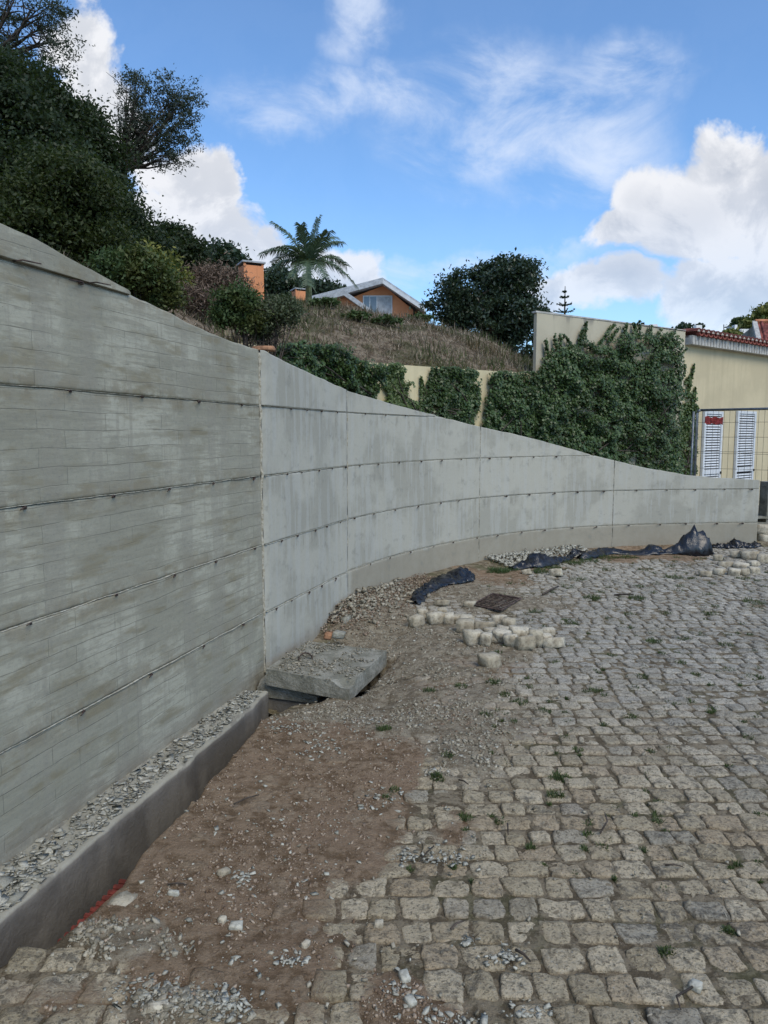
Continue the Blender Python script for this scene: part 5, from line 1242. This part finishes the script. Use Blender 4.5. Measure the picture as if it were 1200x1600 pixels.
# ------------------------------------------------------------------ ivy
def ivy(label, polys, seg, n, leaf, seed, mat, thick=.16, holes=.35, spikes=(), holesc=2.2, name='ivy'):
    rg = np.random.default_rng(seed); pts = []; sp = []
    xs = [p[0] for q in polys for p in q]; ys = [p[1] for q in polys for p in q]
    r1 = rg.uniform(min(xs), max(xs), n * 3); r2 = rg.uniform(min(ys), max(ys), n * 3)
    jit = rg.normal(0, 2.2, (2, n * 3)); ok = np.zeros(n * 3, bool)
    for q in polys: ok |= in_poly(r1 + jit[0] + (fbm(r1, r2, .08, 2, seed) - .5) * 14, r2 + jit[1] + (fbm(r1, r2, .08, 2, seed + 1) - .5) * 14, q)
    g = fbm(r1, r2, .075 * holesc / 2.2, 3, seed + 2); ok &= (g > holes) | (rg.random(n * 3) < .06)
    pxy = np.stack([r1, r2], 1)[ok][:n]; gg = fbm(pxy[:, 0], pxy[:, 1], .05, 3, seed + 4)
    for (x0, y0, x1, y1, w) in spikes:
        m = int(150 * math.hypot(x1 - x0, y1 - y0) / 30 * max(.6, w / 3)); t = rg.random(m); pxy = np.vstack([pxy, np.stack([x0 + (x1 - x0) * t + rg.normal(0, 1, m) * w * .75 * (1.1 - t), y0 + (y1 - y0) * t + rg.normal(0, 1, m)], 1)]); gg = np.r_[gg, np.full(m, .2)]
    out = []
    for (px, py), g1 in zip(pxy, gg):
        for (A, B) in seg:
            p, t = wallhit(px, py, A, B)
            if 0 <= t <= 1.0001 or (A, B) == seg[-1]: break
        d = (Vector(B) - Vector(A)).normalized(); nn = Vector((d.y, -d.x)); off = .02 + thick * (g1 * 1.3) * rg.random() ** .5
        # keep the outline where it is on the wall, push the leaf out along the normal
        out.append((p.x + nn.x * off, p.y + nn.y * off, p.z))
    out = np.array(out); V, Fc = leaves(out, leaf, seed + 9, 1.15, nrm=np.tile([nn.x, nn.y, .25], (len(out), 1)))
    b = out.mean(0); b[2] = 0; root = tag(empty(name, b), label, 'ivy'); link('leaves', npmesh('leaves', V - b, Fc), mat, root)
    mb = MB(); lo = out[out[:, 2] < np.percentile(out[:, 2], 30)]
    for i in range(8):
        a = out[rg.integers(len(out))]; f = lo[rg.integers(len(lo))]; mb.tube([Vector(f - b), Vector((f * .5 + a * .5) - b) + Vector((.05, 0, 0)), Vector(a - b)], [.012, .009, .005], 5, False)
    mb.build('stem', M['bark'], root, True); return root
Tseg = [(tuple(TA), tuple(TB))]; Cseg = [(tuple(CA), tuple(CBp))]; Gseg = [(tuple(gpl[i]), tuple(gpl[i + 1])) for i in range(17)]
ivy('tall dense ivy covering most of the blank cream end wall', [[(836, 573), (852, 560), (868, 548), (885, 542), (900, 540), (912, 538), (925, 548), (945, 535), (960, 530), (975, 522), (985, 528), (1000, 524), (1015, 528), (1028, 524), (1040, 520), (1048, 535), (1053, 560), (1056, 600), (1054, 640), (1050, 680), (1048, 760), (828, 740), (830, 640)]], Tseg, 42000, .046, 901, M['leaf_ivy'], .34, .36,
    [(852, 565, 847, 531, 2.5), (866, 552, 861, 525, 2.2), (872, 550, 870, 525, 2), (890, 545, 875, 522, 2.2), (900, 540, 905, 515, 2.2), (908, 540, 910, 504, 2.4), (930, 540, 955, 507, 2.6), (945, 535, 962, 513, 2.4), (968, 528, 974, 506, 2.8), (985, 530, 986, 505, 3), (993, 530, 994, 503, 2.4), (1008, 530, 1012, 510, 2.5), (1020, 530, 1028, 515, 2.4), (1036, 540, 1049, 516, 3), (1050, 560, 1068, 546, 2.4), (855, 560, 858, 545, 2)])
ivy('narrow ragged ivy climbing the cream front wall beside the fence post', [[(1066, 620), (1072, 608), (1080, 612), (1082, 640), (1084, 760), (1046, 760), (1050, 680), (1058, 650)]], Cseg, 4200, .058, 902, M['leaf_ivy_light'], .10, .36, [(1072, 620, 1082, 570, 2.6), (1080, 640, 1084, 606, 3), (1055, 625, 1064, 575, 1.8), (1070, 600, 1074, 590, 4), (1050, 690, 1066, 655, 4)])
ivy('thick dark ivy hedge on the left end of the yellow garden wall', [[(410, 545), (430, 538), (460, 540), (500, 541), (530, 550), (555, 566), (572, 570), (586, 575), (582, 592), (576, 612), (560, 640), (410, 590)]], Gseg, 14000, .038, 903, M['leaf_ivy'], .35, .16, [(575, 600, 594, 572, 4), (578, 580, 590, 568, 3), (440, 545, 470, 533, 4)])
ivy('upright ivy patch between two bare stretches of the yellow wall', [[(597, 572), (606, 568), (618, 572), (628, 574), (630, 600), (633, 625), (650, 632), (660, 670), (596, 640), (600, 610)]], Gseg, 5600, .040, 904, M['leaf_ivy_light'], .14, .20, [(655, 640, 655, 592, 1.5), (662, 620, 655, 590, 1.2)])
ivy('broad ivy curtain in the middle of the yellow wall with small gaps', [[(668, 577), (690, 574), (720, 576), (744, 583), (740, 600), (745, 615), (740, 640), (735, 675), (650, 655), (650, 632), (664, 620)]], Gseg, 9000, .040, 905, M['leaf_ivy'], .18, .30)
ivy('solid ivy curtain at the right end of the yellow wall', [[(765, 585), (790, 581), (842, 586), (842, 720), (748, 690), (752, 640), (758, 610)]], Gseg, 10500, .042, 906, M['leaf_ivy'], .25, .20, [(762, 600, 770, 583, 3)])

# ------------------------------------------------------------------ far things beyond the right wall
b0 = P(882, 560, 48); nf = tag(empty('norfolk_pine', b0), 'slender tiered pine tip standing above the blank cream wall', 'tree')
MB().tube([(0, 0, 0), tuple(P(882, 500, 48) - b0), tuple(P(883, 447, 48) - b0)], [.12, .07, .02], 7).build('trunk', M['bark'], nf, True)
for k, (py, w) in enumerate(((455, 3), (464, 7), (476, 12), (487, 16), (500, 18))):
    c = np.array(P(882, py, 48) - b0); r = w * 48 / F; ps = []
    for j in range(7):
        an = 2 * math.pi * j / 7 + k; t = np.linspace(.1, 1, 60)[:, None]; ps.append(c + t * r * np.array([math.cos(an), math.sin(an), 0]) + np.array([0, 0, 1]) * (t ** 2 * r * .22 - .04) + rng.normal(0, .02, (60, 3)))
    V, Fc = leaves(np.vstack(ps), .06, 920 + k, 1.6); link('branch_tier', npmesh('branch_tier', V, Fc), M['leaf_round'], nf)
tree('twiggy_tree', 'thin treetop just showing over the left end of the blank wall', 'tree', (P(846, 520, 30).x, 30, 1), [EL(847, 486, 12, 7, 30)], M['leaf_round'], .09, 26, 14, .09, 931, .04, nl=8, shell=.1)
tree('yellow_tree', 'sunlit yellow green tree at the right border beyond the roofs', 'tree', (P(1195, 540, 46).x, 46, 0), [EL(1192, 505, 24, 24, 46), EL(1210, 500, 30, 26, 46)], M['leaf_yellow'], .16, 90, 60, .24, 941, .2, nl=4)
tree('yellow_tree', 'narrow green tree left of the white block on the skyline', 'tree', (P(1156, 540, 50).x, 50, 0), [EL(1157, 510, 10, 17, 50), EL(1166, 516, 8, 12, 50)], M['leaf_bush'], .15, 50, 50, .18, 942, .14, nl=4)
tree('yellow_tree', 'low yellowish shrub over the tile edge below the white block', 'tree', (P(1142, 540, 30).x, 30, 0), [EL(1142, 526, 14, 9, 30)], M['leaf_yellow'], .09, 40, 50, .11, 943, .08, nl=4)
tree('dark_far_tree', 'dark green treetops between the far tiled roofs', 'tree', (P(1072, 540, 85).x, 85, 0), [EL(1068, 516, 9, 8, 85), EL(1082, 519, 9, 5, 85)], M['leaf_round'], .3, 40, 40, .3, 944, .2, nl=3)
tree('dark_far_tree', 'tiny umbrella shaped treetop on the skyline', 'tree', (P(1093, 530, 90).x, 90, 0), [EL(1093, 511, 4.5, 3, 90)], M['leaf_round'], .3, 16, 30, .14, 945, .1, nl=2, fork=tuple(P(1093, 517, 90)))
def far_house(label, px0, px1, pyr, pye, pyb, D, wallm, roofm, chim=None):
    a = P(px0, pye, D); b = P(px1, pye, D); rz = P((px0 + px1) / 2, pyr, D).z; w = b.x - a.x; r = tag(empty('far_house', ((a.x + b.x) / 2, D, 0)), label, 'house', 'houses on the skyline')
    MB().box((0, 4, a.z / 2), (w * .94, 8, a.z)).build('wall', M[wallm], r)
    mb = MB(); h = w / 2; z0 = a.z; q = w * .16
    mb.add([(-h, -.5, z0), (h, -.5, z0), (h, 8.5, z0), (-h, 8.5, z0), (-q, 3, rz), (q, 3, rz), (q, 5, rz), (-q, 5, rz)], [(0, 1, 5, 4), (1, 2, 6, 5), (2, 3, 7, 6), (3, 0, 4, 7), (4, 5, 6, 7), (0, 3, 2, 1)]); rf = mb.build('roof', M[roofm], r)
    for (cx, wd, ht) in (chim or []): o = MB().box((P(cx, pyr, D).x - r.location.x, 3.5, rz + ht / 2 - .2), (wd, .7, ht + .4)).build('chimney', M['white_far'], rf)
    for k in range(3): MB().box((-w * .3 + k * w * .3, -.02, a.z - 1.3), (.9, .1, 1.1)).build('window', M['glass'], r)
    return r
far_house('far house with orange tiled hip roof and a white chimney above the end wall', 1018, 1062, 509, 518, 530, 70, 'white_far', 'tile_far', [(1041, .7, .6)])
far_house('far house with pale roof behind the tile edge', 1090, 1135, 515, 523, 530, 75, 'white_far', 'fascia', [(1113, .6, .9)])
wb = tag(empty('white_block', (*P(1168, 530, 40).xy, 0)), 'white flat roofed building with a square window beyond the tile edge', 'house'); tz = P(1168, 514, 40).z
MB().box((0, 1.5, tz / 2), (.80, 3, tz)).build('wall', M['white_far'], wb); MB().box((-.22, 1.4, tz + .1), (.14, 1, .5)).build('chimney', M['white_far'], wb); MB().box((.12, -.012, tz - .42), (.34, .05, .40)).build('window', M['glass'], wb)
# red roofed house at the right border
rh = tag(empty('red_roofed_house', (*P(1200, 530, 24).xy, 0)), 'house with ribbed dark red roof and grey verge at the right border', 'house'); RO = Vector(rh.location)
a = P(1180, 504, 26) - RO; b = P(1190, 542, 24) - RO
def rl(p): return tuple(p)
pa = Vector((a.x, 2.0, a.z)); pb_ = Vector((b.x, 0, b.z - .1)); MB().prism([pa, pb_, pb_ - Vector((.0, 0, .12)), pa - Vector((0, 0, .12))], (5, 0, 0)).build('roof', M['tile'], rh)
for k in range(16): MB().tube([pa + Vector((.22 + k * .3, 0, .03)), pb_ + Vector((.22 + k * .3, 0, .03))], .05, 6).build('roof_rib', M['tile'], rh)
MB().tube([pa + Vector((0, .02, .05)), pa + Vector((5, .02, .05))], .07, 6).build('ridge', M['tile_far'], rh)
MB().prism([pa + Vector((-.10, 0, .06)), pb_ + Vector((-.10, -.02, .06)), pb_ + Vector((.06, -.02, .06)), pa + Vector((.06, 0, .06))], (0, 0, -.14)).build('verge', M['fascia'], rh)
MB().prism([(a.x - .05, 2.0, a.z - .1), (b.x - .05, 0, b.z - .2), (b.x - .05, 0, -RO.z), (b.x - .05, 4, -RO.z), (b.x - .05, 4, b.z - .2)], (5, 0, 0)).build('wall', M['slab'], rh)
tag(MB().tube([P(1131, 524, 60), P(1131, 507, 60)], .035, 5).build('aerial_mast', M['dark']), 'thin aerial mast on the skyline between the far roofs', 'mast')
tag(MB().tube([P(1005, 516, 40), P(1005, 504, 40)], .07, 6).build('chimney_pipe', M['dark']), 'short dark pipe showing above the blank end wall', 'pipe')

# ------------------------------------------------------------------ weeds in the joints, twigs
def tufts(lst, seed, mat, name):
    rg = np.random.default_rng(seed); Vs = []; k = 0
    P0 = []; Dd = []; S = []
    for (px, py, r, n) in lst:
        x, y = G(px, py, 0); s = y / F; R_ = r * s
        m = n; ax = rg.uniform(0, 6.3, m); rr = R_ * np.sqrt(rg.random(m)); bx = x + np.cos(ax) * rr; by = y + np.sin(ax) * rr
        az = rg.uniform(0, 6.3, m); tl = np.abs(rg.normal(.8, .4, m)); L = rg.uniform(.4, 1, m) * min(.085, .022 + R_ * .45)
        P0.append(np.stack([bx, by, ground_h(bx, by)[0]], 1)); Dd.append(np.stack([np.cos(az) * np.sin(tl), np.sin(az) * np.sin(tl), np.cos(tl) * .9 + .1], 1) * L[:, None]); S.append(np.stack([-np.sin(az), np.cos(az), 0 * az], 1) * .0022)
    p, d, s = np.vstack(P0), np.vstack(Dd), np.vstack(S); m = len(p)
    V = np.stack([p - s, p + s, p + d * .6 + s * .8, p + d * .6 - s * .8, p + d + np.array([0, 0, -.2]) * np.linalg.norm(d, axis=1, keepdims=True)], 1).reshape(-1, 3); o = (np.arange(m) * 5)[:, None]
    Fc = np.vstack([np.array([[0, 1, 2]]) + o, np.array([[0, 2, 3]]) + o, np.array([[3, 2, 4]]) + o]); tag(link(name, npmesh(name, V, Fc), mat), kind='stuff')
T = [(925, 935, 14, 260), (995, 936, 13, 260), (997, 917, 9, 140), (1052, 901, 16, 220), (1080, 902, 8, 80), (1020, 1003, 14, 200), (1003, 1060, 10, 120), (872, 1213, 16, 200), (868, 1240, 14, 200), (1043, 1487, 12, 260), (728, 1275, 12, 90), (770, 1070, 12, 110), (720, 1073, 10, 100), (670, 1078, 10, 90), (600, 1140, 12, 130), (812, 1097, 14, 140), (850, 1110, 12, 120), (790, 1085, 10, 80), (838, 955, 14, 120), (890, 975, 14, 120), (905, 905, 14, 100), (950, 890, 12, 80), (1180, 940, 20, 160), (1160, 903, 12, 90), (1110, 960, 14, 90), (680, 1215, 8, 70), (605, 1245, 8, 50), (830, 1320, 8, 60), (918, 1303, 8, 70), (1140, 1455, 10, 110), (985, 1120, 12, 90), (930, 1080, 12, 80), (1070, 1000, 12, 80), (1135, 1010, 12, 90), (1180, 1060, 14, 90), (640, 1355, 6, 40), (985, 960, 10, 60), (1040, 960, 10, 60), (760, 1120, 10, 60), (615, 1235, 9, 60), (905, 1170, 9, 60), (700, 1185, 9, 60)]
rd = random.Random(5)
for _ in range(210):
    yy = 872 + 520 * rd.random() ** 2.2; T.append((rd.uniform(760 if yy < 1200 else 650, 1200), yy, rd.uniform(3, 10), rd.randint(12, 60)))
tufts(T, 951, M['grass'], 'weeds')
tufts([(780, 893, 16, 500), (800, 890, 12, 300), (845, 893, 14, 400), (865, 888, 12, 300), (895, 880, 16, 350), (920, 876, 16, 300), (950, 872, 16, 250), (980, 872, 14, 160), (765, 895, 6, 80)], 952, M['leaf_bush'], 'grass')
def twig(px0, py0, px1, py1, r, label, bend=0.0):
    a = G(px0, py0, .02); b = G(px1, py1, .02); m = ((a[0] + b[0]) / 2 + bend, (a[1] + b[1]) / 2)
    o = MB().tube([(a[0], a[1], .016), (m[0], m[1], .022), (b[0], b[1], .015)], [r, r * .9, r * .6], 5).build('twig', M['bark'], None, True); tag(o, label, 'twig', 'twigs on the paving')
twig(848, 998 - 70, 873, 912 + 3, .012, 'long thin dark twig beyond the drain grate'); twig(704, 1450, 724, 1437, .004, 'short dark twig beside the sunken sett'); twig(806, 1482, 829, 1500, .005, 'dark slanting twig on a clean sett'); twig(1039, 1350, 1067, 1352, .004, 'dark flat twig lying on a pale sett'); twig(938, 1300, 945, 1268, .004, 'curved thin twig standing in a joint', .02)
twig(262, 1380, 292, 1380, .003, 'thin dark twig on the brown soil'); twig(960, 929, 990, 928, .010, 'short dark twig between two weed tufts'); twig(1082, 1540, 1064, 1575, .004, 'curved brown twig across a bright sett', -.03); twig(793, 1285, 794, 1302, .004, 'tiny upright twig in the paving joint'); twig(717, 1217, 732, 1224, .004, 'tiny dark twig above the pale sett row'); twig(678, 1320, 655, 1345, .003, 'hair thin twig over the grey splinters'); twig(365, 1255, 405, 1240, .004, 'faint long twig on the brown soil by the bank')
